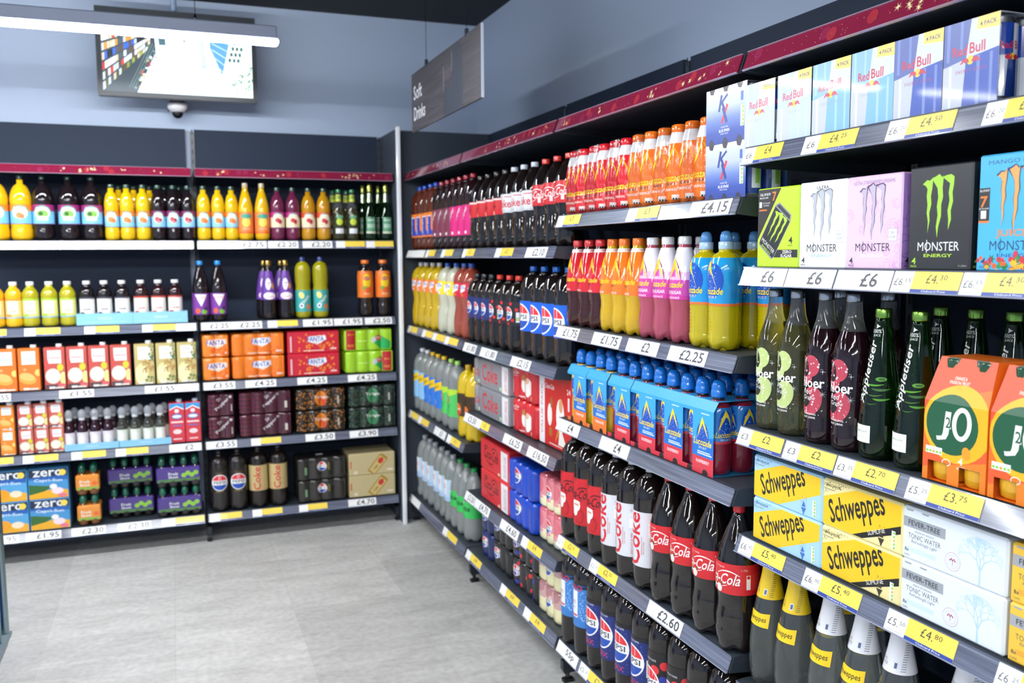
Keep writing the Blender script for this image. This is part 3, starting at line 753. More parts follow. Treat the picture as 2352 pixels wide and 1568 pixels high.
def can_mesh(r, h, mat, rim='c9ccd2', art=None, phi=-PI/2):
    mb = MB(); me = M(rim, 'metal')
    mf = lambda z: mat if .006 < z < h-.009 else me
    mb.lathe([(r*.72, 0), (r*.78, .003), (r, .008), (r, h-.012), (r*.86, h-.003), (r*.88, h), (r*.82, h), (r*.8, h-.003)], mat, 22, matfn=mf)
    if art: art.emit(mb, cyl(lambda z: r, 0, phi), 'gloss', du=r*.25, clip=(-r*2.5, .009, r*2.5, h-.013))
    return mb
def canpack(name, nx, ny, r, h, base, front=None, topc=None, kind='film', bulge=.55, round_top=.014, base_bulge=None, cat='multipack', side=None, lower=None):
    """nx by ny cans in tight printed film: the surface swells round every can"""
    W, D = nx*2*r, ny*2*r
    def dep(x, n):
        k = min(max(int(x/(2*r)), 0), n-1); dx = abs(x-(k*2+1)*r)
        return (r-math.sqrt(max(r*r-min(dx, r*.97)**2, 0)))*bulge
    out = []
    S = 8
    def side_pts(n, total):
        return [total*i/(n*S) for i in range(n*S)]
    for x in side_pts(nx, W): out.append((-W/2+x, dep(x, nx)))
    for y in side_pts(ny, D): out.append((W/2-dep(y, ny), y))
    for x in side_pts(nx, W): out.append((W/2-x, D-dep(x, nx)))
    for y in side_pts(ny, D): out.append((-W/2+dep(y, ny), D-y))
    cx, cy = 0, D/2
    def ring(ins, z):
        o = []
        for x, y in out:
            mx, my = (x-cx), (y-cy)
            o.append((cx+mx*(1-ins/(W/2)), cy+my*(1-ins/(D/2)), z))
        return o
    t = thing(name, cat); mb = MB(); n = len(out)
    lev = [(.012, 0), (.003, .003), (0, .010)]
    zz = [.010+(h-.010-round_top)*i/6 for i in range(1, 7)]
    lev += [(0, z) for z in zz] + [(round_top*.25, h-round_top*.4), (round_top*.8, h-.002), (round_top*1.6, h-.001)]
    vs = []
    for ins, z in lev: vs += ring(ins, z)
    zl = [z for _, z in lev]
    for k in range(len(lev)-1):
        zm = (zl[k]+zl[k+1])/2
        c = base
        if topc and zm > h-round_top: c = topc
        if lower and zm < lower[0]: c = lower[1]
        mat = M(c, kind)
        fs = [(k*n+i, k*n+(i+1) % n, (k+1)*n+(i+1) % n, (k+1)*n+i) for i in range(n)]
        if k == 0: base_i = len(mb.v); mb.v += [tuple(v) for v in vs]
        kk = mb.mi(mat)
        for f in fs: mb.f.append(tuple(i+base_i for i in f)); mb.m.append(kk); mb.sm.append(True)
    mb.f.append(tuple((len(lev)-1)*n+i for i in range(n))); mb.m.append(mb.mi(M(topc or base, kind))); mb.sm.append(False)
    mb.f.append(tuple(reversed(range(n)))); mb.m.append(mb.mi(M(base, kind))); mb.sm.append(False)
    if front:
        def mp(u, v, o): return (u, dep(min(max(u+W/2, 0), W), nx)-o-.0003, v)
        front.emit(mb, mp, kind, du=r*.25, clip=(-W/2+.004, .008, W/2-.004, h-round_top*.6))
    if side:
        def ms(u, v, o): return (W/2-dep(min(max(u, 0), D), ny)+o+.0003, u, v)
        side.emit(mb, ms, kind, du=r*.25, clip=(.004, .008, D-.004, h-round_top*.6))
    mb.build('film_wrap', t)
    mb = MB()
    mb.box((-.018, D*.5-.006, h-.0015), (.018, D*.5+.006, h+.0008), M('e8e8ea', 'gloss')); mb.build('carry_tab', t)
    return t

# ================================================================= colas on the second to corner bays
BLK = M('17100f', 'liq'); DARK = M('1a1413', 'liq')
h175 = .305
h2 = .345
coke_prof = [(.030,0),(.045,.004),(.0505,.016),(.0525,.036),(.052,.06),(.0500,.085),(.0475,.105),(.0472,.12),(.0495,.137),(.0515,.145),(.052,.165),(.0520,.205),(.0500,.218),(.0440,.236),(.0350,.254),(.0250,.27),(.0165,.282),(.0150,.285),(.0128,.287),(.0128,.30)]
a = Art(); script(a, 'Coca-Cola', -.002, .036, .115, .026, 'fbf6f4'); a.text('ORIGINAL TASTE', -.01, .062, w=.05, h=.004, c='f6dcdc'); a.ell(-.026, .011, .008, .010, 'f3efe6'); a.ell(0, .011, .009, .010, 'f3efe6'); a.ell(-.013, .022, .004, .006, 'c58a4a'); a.ell(.008, .022, .004, .006, '8a4a26')
a.rect(.068, .014, .078, .048, 'f3efef'); a.ell(.073, .043, .004, .004, 'c01a22'); a.text('1.75L', .064, .06, w=.016, h=.0045, c='f6dcdc')
for k in range(9): a.rect(.083, .014+.0042*k, .108, .0158+.0042*k, 'd9474c')
coke2 = [(.030,0),(.045,.004),(.0505,.016),(.0520,.036),(.052,.055),(.0505,.062),(.0518,.067),(.0508,.072),(.0516,.079),(.0500,.088),(.0475,.105),(.0472,.12),(.0495,.137),(.0515,.145),(.052,.165),(.0520,.207),(.0503,.222),(.0455,.242),(.0385,.262),(.0300,.284),(.0220,.303),(.0165,.318),(.0150,.324),(.0128,.326),(.0128,.34)]
coke2 = [(r*.965, z) for r, z in coke2]
cola = bottle('cola_bottle', coke2, BLK, h2, (.0145, .327, .345, 'd8262c'), [(.142, .214, 'd2212a', a)], lobe=lobed())
a = Art(); script(a, 'Coca-Cola', .01, .1, .105, .03, '2a1416'); a.text('ZERO SUGAR', -.012, .145, w=.04, h=.0055, c='3a1518'); santa(a, .004, .062, 1.3)
a.rect(-.05, .0, .05, .006, 'c41d22')
zero = bottle('cola_bottle', straight(.0475, h2, .25), BLK, h2, (.0145, h2-.018, h2, '22191a'), [(.072, .222, 'd01f2a', a)], lobe=lobed())
a = Art(); a.text('Coke', -.006, .077, w=.148, h=.050, c='d6202e', rot=PI/2, bold=.02); a.text('REFRESHING TASTE', .024, .06, w=.05, h=.0035, c='c8383f', rot=PI/2); a.text('NO CALORIES', .03, .055, w=.035, h=.0035, c='c8383f', rot=PI/2)
a.text('RECYCLE ME', .052, .04, w=.06, h=.006, c='c8222f', rot=PI/2); a.rect(.044, .085, .058, .125, 'f6f4f4'); a.ell(.051, .117, .005, .005, 'bfc2c6'); a.ell(.051, .117, .003, .003, 'f6f4f4'); a.text('2L', .051, .136, w=.008, h=.005, c='c8222f')
light = bottle('cola_bottle', straight(.0475, h2, .25), BLK, h2, (.0145, h2-.018, h2, 'c9ccd3'), [(.068, .222, 'dcdde3', a)], lobe=lobed())
# top shelf versions, contour bottles with short labels
slim = [(r*.945, z) for r, z in coke_prof]
a = Art(); a.text('Coca', -.01, .033, w=.05, h=.014, c='2a1416', shear=.28, bold=.01); a.rect(-.06, .0, .0, .013, 'f0d9c8'); a.rect(-.07, .055, .07, .062, 'e9dad6'); a.text('Cola', -.02, .02, w=.04, h=.012, c='2a1416', shear=.28)
zero2 = bottle('cola_bottle', slim, BLK, h175, (.0145, .2875, .305, '2a2526'), [(.13, .194, 'd1262d', a)], lobe=lobed())
a = Art(); a.text('Coke', 0, .034, w=.085, h=.03, c='cf2433', bold=.015); a.rect(.01, .058, .05, .061, 'cf2433'); a.dots(-.06, .0, .06, .012, 40, .002, 'b9bcc4', 3)
light2 = bottle('cola_bottle', slim, BLK, h175, (.0145, .2875, .305, 'c6ccd6'), [(.132, .202, 'e4e5ea', a)], lobe=lobed())
a = Art(); script(a, 'Coca-Cola', 0, .038, .11, .026, 'fbf6f4'); a.rect(-.05, .008, .0, .011, 'f0c4c4'); a.rect(.03, .01, .042, .028, 'f4e2e2')
cola2 = bottle('cola_bottle', slim, BLK, h175, (.0145, .2875, .305, 'd8362f'), [(.142, .214, 'd2212a', a)], lobe=lobed())
GD = [[0.956, 0.858, 0.759], [0.661, 0.563, 0.464], [0.363, 0.26, 0.156, 0.051]]
row_r(cola, GD[2], .518, .056, 'x', 'dark cola bottles with red labels on the shelf below sport drinks', .0012)
row_r(light, GD[1], .518, .056, 'x', 'cola bottles with tall white labels and red lettering', .0012)
row_r(zero, GD[0], .518, .056, 'x', 'dark cola bottles with red Santa labels', .0012)
GA = [[2.945, 2.848, 2.733, 2.637], [2.54, 2.443, 2.347], [2.25, 2.154, 2.057], [1.959, 1.858, 1.758, 1.657], [1.557, 1.457, 1.356], [1.256, 1.155, 1.055]]
row_r(cola2, GA[5], 1.471, .08, 'x', 'black cola bottles with red caps and script labels on the top shelf', .0012)
row_r(light2, GA[4], 1.471, .08, 'x', 'cola bottles with silver caps and white labels on the top shelf', .0012)
row_r(zero2, GA[3], 1.471, .08, 'x', 'cola bottles with black caps and short red labels on the top shelf', .0012)
# dr pepper style
def pepper(lab, lc):
    a = Art(); a.text('Dr', -.018, .105, w=.02, h=.018, c='f2eef0', rot=.9, bold=.03); a.text('Pepper', .0, .085, w=.09, h=.022, c='f2eef0', rot=.9, bold=.03); a.ell(.018, .012, .007, .007, 'e9dfe3')
    return bottle('soda_bottle', straight(.0475, .325, .235), M('241013', 'liq'), .325, (.0145, .307, .325, 'a22c3c'), [(.06, .19, lc, a)], lobe=lobed())
pp1 = pepper(0, '7a2c46'); pp2 = pepper(0, 'd8137a')
row_r(pp1, GA[1], 1.471, .08, 'x', 'dark soda bottles with maroon labels and red caps')
row_r(pp2, GA[2], 1.471, .08, 'x', 'dark soda bottles with bright magenta labels')
a = Art(); a.rect(-.03, .01, .03, .10, '2440b0'); a.text('IRN-BRU', 0, .06, w=.085, h=.022, c='f4f1ec', rot=PI/2, bold=.03); a.rect(-.05, 0, -.03, .11, '2440b0'); a.star(.04, .02, .02, '2440b0', 6, .5); a.rect(-.03, .1, .03, .105, 'f2f2f2')
brew = bottle('soda_bottle', straight(.0475, .33, .23), M('5a2410', 'liq'), .33, (.0145, .312, .33, '2a55c4'), [(.065, .185, 'ee7f22', a)], lobe=lobed())
row_r(brew, GA[0], 1.471, .08, 'x', 'amber soda bottles with orange and blue labels')
# fanta style
def fanta(liq, lc, capc, lip):
    a = Art(); a.poly([(-.035, .05), (.035, .056), (.03, .03), (0, .018), (-.03, .028)], 'f4f5fa'); a.text('FANTA', 0, .043, w=.062, h=.017, c='2a3fa8', bold=.03); a.ell(-.01, .012, .007, .007, lip); a.ell(.012, .01, .007, .006, lip); a.rect(.045, .01, .055, .045, 'f1f1ee')
    pr = [(.030,0),(.044,.004),(.050,.018),(.0515,.045),(.051,.08),(.047,.11),(.043,.135),(.0430,.15),(.047,.175),(.0505,.195),(.051,.25)] + dome(.051,.0135,.25,.312,2,1.7) + [(.0150,.3125),(.0128,.315),(.0128,.33)]
    return bottle('fruit_soda_bottle', pr, M(liq, 'liq'), .335, (.0145, .317, .335, capc), [(.186, .25, lc, a)], lobe=lobed())
f1 = fanta('c9a81c', 'f0812a', 'd9dadd', 'f6efe2'); f2 = fanta('c3c3ae', 'f6dc2a', '2a62c8', 'ffffff'); f3 = fanta('9a4636', 'd2203c', '2a5cc0', 'f08a3a')
GB = [[2.945, 2.841, 2.717, 2.599], [2.457, 2.317], [2.198, 2.094], [1.996, 1.903, 1.81], [1.713, 1.604, 1.506], [1.364, 1.261, 1.158, 1.055]]
row_r(f1, GB[0], 1.072, .08, 'x', 'yellow soda bottles with orange labels near the corner')
row_r(f2, GB[1], 1.072, .08, 'x', 'pale soda bottles with yellow labels')
row_r(f3, GB[2], 1.072, .08, 'x', 'russet soda bottles with red labels')
def pep15(lc, capc, cherry):
    a = Art(); pepsi_logo(a, .0, .045, .024)
    if cherry:
        for x, y in ((.018, .082), (.028, .02), (-.03, .072), (.004, .006), (.045, .06)): a.ell(x, y, .0075, .0065, 'd8232f')
        bars(a, .043, .012, .014, .038, 3)
    else: a.rect(.03, .01, .036, .06, '2b3a8c')
    a.text('MAX', .0, .009, w=.024, h=.007, c='d8232f', bold=.02)
    return bottle('cola_bottle', straight(.046, .292, .205), BLK, .292, (.0145, .274, .292, capc), [(.105, .195, lc, a)], lobe=lobed())
p1 = pep15('1c2c6a', '20242a', False); p2 = pep15('1a1a20', 'd8382c', True)
row_r(p1, GB[3], 1.072, .075, 'x', 'small cola bottles with navy labels and black caps')
row_r(p2, GB[4], 1.072, .075, 'x', 'small cola bottles with red caps and cherry dots')
a = Art(); a.rect(-.2, 0, .2, .11, '1063d8'); pepsi_logo(a, -.004, .052, .044)
p3 = bottle('cola_bottle', straight(.051, .33, .235), BLK, .33, (.0145, .312, .33, '1a66c8'), [(.095, .205, '1063d8', a)], lobe=lobed())
row_r(p3, GB[5], 1.072, .078, 'x', 'large cola bottles with bright blue labels and blue caps')
# corner bay third shelf
GL = M('e2eae8', 'water')
def lemonade(lc, cc):
    a = Art(); a.poly([(-.06, .06), (.06, .10), (.06, .14), (-.06, .10)], 'f2c71e'); a.text('Schweppes', 0, .1, w=.07, h=.018, c='2a2a22', rot=.3, shear=.2); a.ell(.0, .03, .012, .014, 'dfe9f6'); a.ell(0, .03, .009, .011, lc)
    return bottle('lemonade_bottle', straight(.050, .33, .235), GL, .33, (.0145, .312, .33, cc), [(.075, .215, lc, a)], lobe=lobed())
l1 = lemonade('8ec4ee', 'e8eaf0'); l2 = lemonade('2f78d8', 'e9bd22')
GC = [[2.945, 2.844], [2.743, 2.642, 2.538], [2.419, 2.318], [2.158, 2.05]]
row_r(l1, GC[0], .619, .08, 'x', 'clear lemonade bottles with pale blue labels')
row_r(l2, GC[1], .619, .08, 'x', 'clear lemonade bottles with strong blue labels and yellow caps')
a = Art(); a.poly([(-.07, .07), (.07, .115), (.07, .13), (-.07, .13)], 'b8e03a'); a.ell(-.012, .08, .022, .026, 'd8322e'); a.text('7UP', -.012, .08, w=.03, h=.02, c='f6f6f2', bold=.03); a.poly([(-.07, 0), (-.02, .0), (.03, .06), (-.07, .05)], '35b85a')
su = bottle('lemon_soda_bottle', straight(.050, .33, .235), GL, .33, (.0145, .312, .33, 'a8dc6a'), [(.07, .2, '52c862', a)], lobe=lobed())
row_r(su, GC[2], .619, .08, 'x', 'clear soda bottles with green labels and red dots')
a = Art(); a.dots(-.12, .055, .12, .10, 160, .0035, '3a2a18', 3); a.ell(0, .03, .026, .03, 'ee7c2a'); a.ell(-.002, .02, .022, .018, 'd83c2a'); a.text('Tango', 0, .032, w=.04, h=.014, c='f6f4ee', bold=.02); a.rect(-.12, .0, -.03, .05, '3f2c16'); a.rect(.03, .0, .12, .05, '3f2c16')
tg = bottle('orange_soda_bottle', straight(.051, .33, .23, waist=(.075, .085, .047)), M('d3b412', 'liq'), .33, (.0145, .312, .33, 'd8a81e'), [(.1, .205, '4a3418', a)], lobe=lobed())
row_r(tg, GC[3], .619, .08, 'x', 'yellow soda bottles with dark speckled labels')
# corner bay floor level
a = Art(); a.rect(-.02, .03, .02, .11, 'f1f1f4'); a.rect(-.012, .06, .012, .085, 'e6b9b4'); a.rect(-.2, .0, .2, .02, 'a9c4e4')
wt = bottle('water_bottle', straight(.046, .33, .22, waist=(.06, .075, .042)), GL, .33, (.0145, .312, .33, '9aa0a6'), [(.11, .215, 'bcd3ea', a)], lobe=lobed())
GE = [[2.904, 2.801, 2.702, 2.584, 2.486, 2.393], [2.296, 2.195, 2.092]]
row_r(wt, GE[0], .155, .075, 'x', 'clear water bottles with pale blue labels')
a = Art(); a.text('Sprite', 0, .04, w=.085, h=.03, c='14301c', bold=.02, shear=.15); a.star(.0, .07, .008, 'f2f2ea', 5, .4)
sp = bottle('lemon_soda_bottle', straight(.050, .33, .19, p=1.5, q=1.3), GL, .33, (.0145, .312, .33, '1f8a44'), [(.11, .185, '35c25a', a)], lobe=lobed())
row_r(sp, GE[1], .155, .08, 'x', 'clear soda bottles with bright green labels and black lettering')
# ---- third bay cartons and film packs
def stripe(a, x0, x1, h, tx, c='c04a54'):
    a.rect(x0, 0, x1, h, 'f1eff2')
    a.text(tx, (x0+x1)/2, h*.5, w=h*.72, h=(x1-x0)*.34, c=c, rot=PI/2); return a
sa = Art(); sa.rect(.01, .03, .25, .034, 'b59aa6'); sa.text('Coke', .12, .07, w=.14, h=.05, c='b4596a', bold=.01)
a = Art(); a.text('Coke', -.05, .065, w=.19, h=.07, c='d4323e', bold=.012); a.rect(-.14, .018, -.06, .021, 'c0565f'); a.ell(.078, .02, .014, .008, 'bfe0b0'); stripe(a, .095, .185, .118, 'LIGHTLY SPARKLING')
dc1 = box_thing('drinks_carton', .34, .25, .12, '8d8f95', a, sa, sidebase='a49aa4', cat='carton', bev=.006, extra=lambda t: None)
a = Art(); a.text('Coke', .0, .06, w=.08, h=.04, c='c8434d', bold=.012); a.ell(.03, .02, .012, .008, 'bfe0b0')
dc2 = canpack('cola_can_pack', 2, 2, .0235, .12, '909298', a)
for k in range(2):
    place(dc1, (.05, 1.733, .768+.121*k), RY, ('lower', 'upper')[k] + ' silver cola carton with red lettering beside the red packs', 'silver cola cartons')
    place(dc2, (.05, 1.952, .768+.121*k), RY, ('lower', 'upper')[k] + ' small silver can pack next to the silver cartons', 'small silver can packs')
a = Art(); a.text('Coca-Cola', -.085, .10, w=.06, h=.012, c='f6ecec', shear=.28, bold=.01); a.text('ORIGINAL', -.085, .088, w=.04, h=.005, c='f6ecec'); a.ell(.0, .06, .016, .03, 'f1ede4'); a.ell(.042, .055, .02, .036, 'f3efe8'); a.ell(.04, .08, .01, .012, 'e0a070'); a.ell(-.005, .085, .008, .012, 'b07a3a'); a.rect(-.05, .012, .03, .016, 'f3d5d0'); bars(a, .062, .01, .024, .016, 4); a.rect(-.1, .02, -.092, .07, 'e6b9b6')
dr = canpack('cola_can_pack', 4, 3, .0302, .13, 'd0232a', a)
stack_r(dr, 1.4105, .768, .05, .131, 'red cola can packs with Santa pictures')
a = Art(); stripe(a, -.14, -.09, .255, 'VALUE PACK', 'b0302e'); script(a, 'Coca-Cola', -.045, .215, .08, .018, 'f8eeee', False); a.text('24', .115, .215, w=.03, h=.018, c='f6e6e4', bold=.02); a.rect(.108, .15, .122, .195, 'eee0de')
a.ell(-.045, .115, .02, .04, 'f1ede4'); a.ell(-.03, .16, .01, .02, '9a6a34'); a.ell(.045, .12, .034, .062, 'f5f1ea'); a.ell(.05, .16, .016, .025, 'dfa072'); a.rect(-.05, .04, -.025, .07, 'a8702a'); a.poly([(.03, .02), (.1, .02), (.06, .07), (.04, .07)], 'f1ede4'); a.poly([(.0, .025), (.04, .06), (.03, .08)], 'c88a3a'); a.rect(-.05, .012, .06, .016, 'f3d5d0')
sa = Art(); sa.poly([(.05, .12), (.16, .15), (.2, .06), (.1, .05)], '1e4a26'); sa.text('Coca-Cola', .13, .02, w=.1, h=.012, c='f4e8e6', shear=.28)
vp = box_thing('cola_multipack_carton', .285, .27, .262, 'd22a26', a, sa, sidebase='b81f22', bev=.004)
place(vp, (.065, 1.146, .768), RY, 'large red twenty-four can cola carton with a white value pack strip')
a = Art(); script(a, 'Coca-Cola', -.03, .075, .17, .045, '3b1416'); a.text('ZERO SUGAR', -.03, .03, w=.06, h=.006, c='4a1a1c'); a.ell(.06, .015, .012, .006, 'f0d9b0'); stripe(a, .085, .175, .118, 'ZERO SUGAR ZERO CALORIES', 'b0686c')
sa = Art(); sa.rect(.01, .03, .25, .034, '9c1a20')
cz = box_thing('drinks_carton', .33, .25, .128, 'd8303a', a, sa, sidebase='c01f28', bev=.006)
for k in range(2): place(cz, (.035, 1.70, .42+.129*k), RY, ('lower', 'upper')[k] + ' red cola carton with black script lettering', 'red cola cartons with black script')
a = Art(); pepsi_logo(a, -.035, .068, .028); a.rect(-.12, .02, -.105, .06, 'c9d3ea'); 
pb = canpack('cola_can_pack', 4, 3, .0322, .122, '1246c0', a, side=Art().ell(.1, .06, .035, .04, '5a86d8').text('PEPSI', .1, .06, w=.05, h=.015, c='e6ecf8', bold=.02))
stack_r(pb, 1.401, .42, .03, .123, 'bright blue cola can packs in shiny film')
a = Art()
for k in range(4): a.ell(-.099+.066*k, .08, .024, .03, 'e0707c')
pepsi_logo(a, -.034, .062, .024); uprightbars(a, -.118, .02, .012, .05); 
for k in range(4): a.ell(-.099+.066*k, .036, .022, .007, 'e89aa0')
pk = canpack('cola_can_pack', 4, 3, .031, .122, 'e58f96', a, topc='c9606e', lower=(.045, 'eee6bc'))
stack_r(pk, 1.146, .42, .05, .123, 'pink and cream cola can packs beside the blue packs')
# third bay floor level packs
def maxpack(n, base, dots, y, what, dc='d8262f', h=.1145):
    a = Art()
    W = n*.066
    if dots:
        rn = random.Random(4)
        for k in range(14): a.ell(rn.uniform(-W/2+.01, W/2-.01), rn.uniform(.012, h-.014), .0085, .0085, dc if k % 3 else '2030a0')
    pepsi_logo(a, -W/2+.045 if n > 1 else 0, .064, .021); uprightbars(a, -W/2+.004, .02, .01, .06)
    p = canpack('cola_can_pack', n, 3, .033, h, base, a)
    stack_r(p, y, .156, .045, h+.001, what)
maxpack(2, '1c2a68', False, 1.84, 'navy cola can packs')
maxpack(3, '1b1b1e', False, 1.655, 'plain black cola can packs beside the navy ones')
maxpack(4, '1c191c', True, 1.402, 'black cola can packs with red cherry dots')
a = Art(); pepsi_logo(a, -.034, .062, .024); uprightbars(a, -.118, .02, .012, .05)
for k in range(4): a.ell(-.099+.066*k, .095, .026, .02, 'b98286')
pc = canpack('cola_can_pack', 4, 3, .0328, .1145, 'cfa6a2', a, topc='a8767a', lower=(.055, 'ece4b4'))
stack_r(pc, 1.136, .156, .045, .1155, 'dusky pink and cream cola can packs at floor level')

# ================================================================= second bay
# shrink-wrapped four-packs of energy drink
ep_ = [(r*.915, z) for r, z in [(.024,0),(.032,.004),(.035,.016),(.0355,.04),(.0335,.06),(.033,.075),(.0355,.095),(.0355,.115),(.032,.14),(.026,.165),(.020,.182),(.0175,.19),(.0175,.196)]]
def energy_pack(name, liq, body, flav):
    t = thing(name, 'multipack')
    a = Art(); a.poly([(-.028, .078), (-.006, .1), (.006, .13), (.008, .15), (-.002, .12), (-.018, .094)], 'f4c81c'); a.curve((.01, .14), (.03, .11), (.034, .08), .004, 'f0b91c')
    a.text('Lucozade', 0, .066, w=.07, h=.0175, c='f5d81c', shear=.2, bold=.04); a.text('ENERGY', 0, .051, w=.03, h=.006, c='4a4a48', bold=.02); a.text(flav, 0, .037, w=.042, h=.007, c='fbe9dc', bold=.02); a.text('4x', -.028, .017, w=.01, h=.008, c='f6e6dc'); a.rect(.006, .012, .03, .024, 'e9e6e0')
    for k in range(3): a.rect(.008+.0075*k, .012, .013+.0075*k, .016, '2a2a2a')
    Rf = interp(ep_)
    mb = MB(); mb.lathe(ep_, M(liq, 'liq'), 22, lobed(5, .08, .025))
    mb.lathe([(Rf(z)+.0006, z) for z in (.012, .03, .05, .07, .09, .11, .13, .15, .165)], M(body, 'film'), 22, cap=False)
    mb.lathe([(Rf(z)+.0008, z) for z in (.152, .162, .172, .18)], M('dfe0e4', 'gloss'), 22, cap=False)
    mb.lathe([(.0182, .179), (.0195, .181), (.0195, .197), (.016, .2)], M(body, 'gloss'), 22)
    a.emit(mb, cyl(lambda z: Rf(z)+.0008, 0, -PI/2+.3), 'gloss', du=.005, dv=.02, clip=(-.09, .005, .09, .15))
    first = mb.build('bottle', t)
    pos = [(-.0335, .034), (.0335, .034), (-.0335, .101), (.0335, .101)]
    first.location = (*pos[0], 0)
    for p in pos[1:]:
        c = first.copy(); COL.objects.link(c); c.parent = t; c.location = (*p, 0)
    mb = MB(); n = 28
    def sq(rx, ry, z):
        return [(rx*abs(math.cos(2*PI*i/n))**.55*(1 if math.cos(2*PI*i/n) >= 0 else -1), .0675+ry*abs(math.sin(2*PI*i/n))**.55*(1 if math.sin(2*PI*i/n) >= 0 else -1), z) for i in range(n)]
    L = [(.0665, .0675, .004), (.0678, .0685, .03), (.0665, .0675, .075), (.0678, .0685, .11), (.062, .063, .15), (.053, .055, .185), (.0505, .052, .2005)]
    vs = []; [vs.extend(sq(*l)) for l in L]
    mb.add(vs, [(k*n+i, k*n+(i+1) % n, (k+1)*n+(i+1) % n, (k+1)*n+i) for k in range(len(L)-1) for i in range(n)], FILM, True)
    mb.build('shrink_wrap', t)
    return t
def _film(nt, b):
    tc = nt.nodes.new('ShaderNodeTexCoord'); mp = nt.nodes.new('ShaderNodeMapping'); mp.inputs['Scale'].default_value = (60, 60, 14)
    no = nt.nodes.new('ShaderNodeTexNoise'); no.inputs['Scale'].default_value = 1; no.inputs['Detail'].default_value = 3; bp = nt.nodes.new('ShaderNodeBump'); bp.inputs['Strength'].default_value = .6; bp.inputs['Distance'].default_value = .004
    nt.links.new(tc.outputs['Object'], mp.inputs[0]); nt.links.new(mp.outputs[0], no.inputs[0]); nt.links.new(no.outputs[0], bp.inputs['Height'])
    g = nt.nodes.new('ShaderNodeBsdfGlossy'); g.inputs['Roughness'].default_value = .08; t = nt.nodes.new('ShaderNodeBsdfTransparent'); mx = nt.nodes.new('ShaderNodeMixShader'); fr = nt.nodes.new('ShaderNodeFresnel'); fr.inputs[0].default_value = 1.22
    for x in (g, fr): nt.links.new(bp.outputs[0], x.inputs['Normal'])
    nt.links.new(fr.outputs[0], mx.inputs[0]); nt.links.new(t.outputs[0], mx.inputs[1]); nt.links.new(g.outputs[0], mx.inputs[2]); nt.links.new(mx.outputs[0], nt.nodes['Material Output'].inputs[0])
FILM = node_mat('clear_shrink_film', _film)
er = energy_pack('energy_drink_pack', 'b4202a', 'd6202c', 'ORIGINAL'); eo = energy_pack('energy_drink_pack', 'e8701a', 'ee7420', 'ORANGE')
row_r(er, [.914, .777, .640], 1.568, .02, 'x', 'red shrink-wrapped energy drink packs')
row_r(eo, [.503, .366, .2355], 1.568, .02, 'x', 'orange shrink-wrapped energy drink packs')
# silver and blue can packs
def kx():
    t = thing('energy_can_pack', 'multipack')
    h, w, d = .125, .158, .11
    c = can_mesh(.0261, .1235, M('1c3f9e', 'gloss'), art=Art().rect(-.012, .02, .012, .1, 'e9edf6').rect(-.004, .03, .008, .09, '9ccf5a'), phi=0)
    first = None
    for i in range(3):
        for j in range(2):
            p = (-.0525+.0525*i, .03+.053*j, 0)
            if first is None: first = c.build('can', t); first.location = p
            else:
                q = first.copy(); COL.objects.link(q); q.parent = t; q.location = p
    mb = MB(); st = M('e6eaf2', 'card')
    st_ = [(0, (39, 66, 156)), (.2, (47, 76, 166)), (.45, (110, 134, 198)), (.65, (180, 191, 220)), (.85, (196, 203, 222)), (1, (214, 220, 234))]
    def gc(t):
        for (a0, c0), (a1, c1) in zip(st_, st_[1:]):
            if t <= a1: return ''.join('%02x' % round(c0[i]+(c1[i]-c0[i])*(t-a0)/(a1-a0)) for i in range(3))
    cols = [gc((i+.5)/30) for i in range(30)]
    N = len(cols)
    for k in range(N):
        z0, z1 = h*k/N, h*(k+1)/N
        for y, s in ((0, 1), (d, -1)):
            mb.add([(-w/2, y, z0), (w/2, y, z0), (w/2, y, z1), (-w/2, y, z1)], [(0, 1, 2, 3) if s > 0 else (3, 2, 1, 0)], M(cols[k], 'card'))
    mb.add([(-w/2, 0, h), (w/2, 0, h), (w/2, d, h), (-w/2, d, h), (-w/2, 0, 0), (w/2, 0, 0), (w/2, d, 0), (-w/2, d, 0)], [(0, 1, 2, 3), (7, 6, 5, 4)], st)
    a = Art(); a.stroke([(-.017, .108), (-.027, .072)], .008, '27418f'); a.stroke([(.006, .107), (-.020, .089)], .006, '27418f'); a.stroke([(-.016, .092), (-.005, .074)], .0075, '27418f')
    a.stroke([(.006, .085), (-.016, .045)], .008, 'd8344a'); a.stroke([(-.012, .08), (.004, .045)], .009, '27418f')
    a.text('SUGAR FREE', -.005, .036, w=.028, h=.0035, c='e8ecf6'); a.text('BLUE SPARK', -.005, .028, w=.042, h=.0065, c='f2f4fa', bold=.02); a.text('ENERGY DRINK', -.005, .021, w=.03, h=.003, c='e8ecf6')
    uprightbars(a, .056, .03, .014, .045); a.rect(.056, .085, .066, .105, '4a66b8')
    for x in (-.054, 0, .054): a.poly([(x-.012, h), (x+.01, h), (x+.004, h-.012), (x-.008, h-.01)], '3b2a38'); a.poly([(x-.014, 0), (x+.012, 0), (x+.002, .012), (x-.006, .012)], '2a2f48')
    a.emit(mb, flat((0, 0, 0), (1, 0, 0), (0, 0, 1), (0, -1, 0)), 'card', clip=(-w/2, 0, w/2, h))
    mb.build('card_sleeve', t)
    return t
kxp = kx()
stack_r(kxp, .0875, 1.568, .025, .126, 'white-to-blue card packs of energy cans')
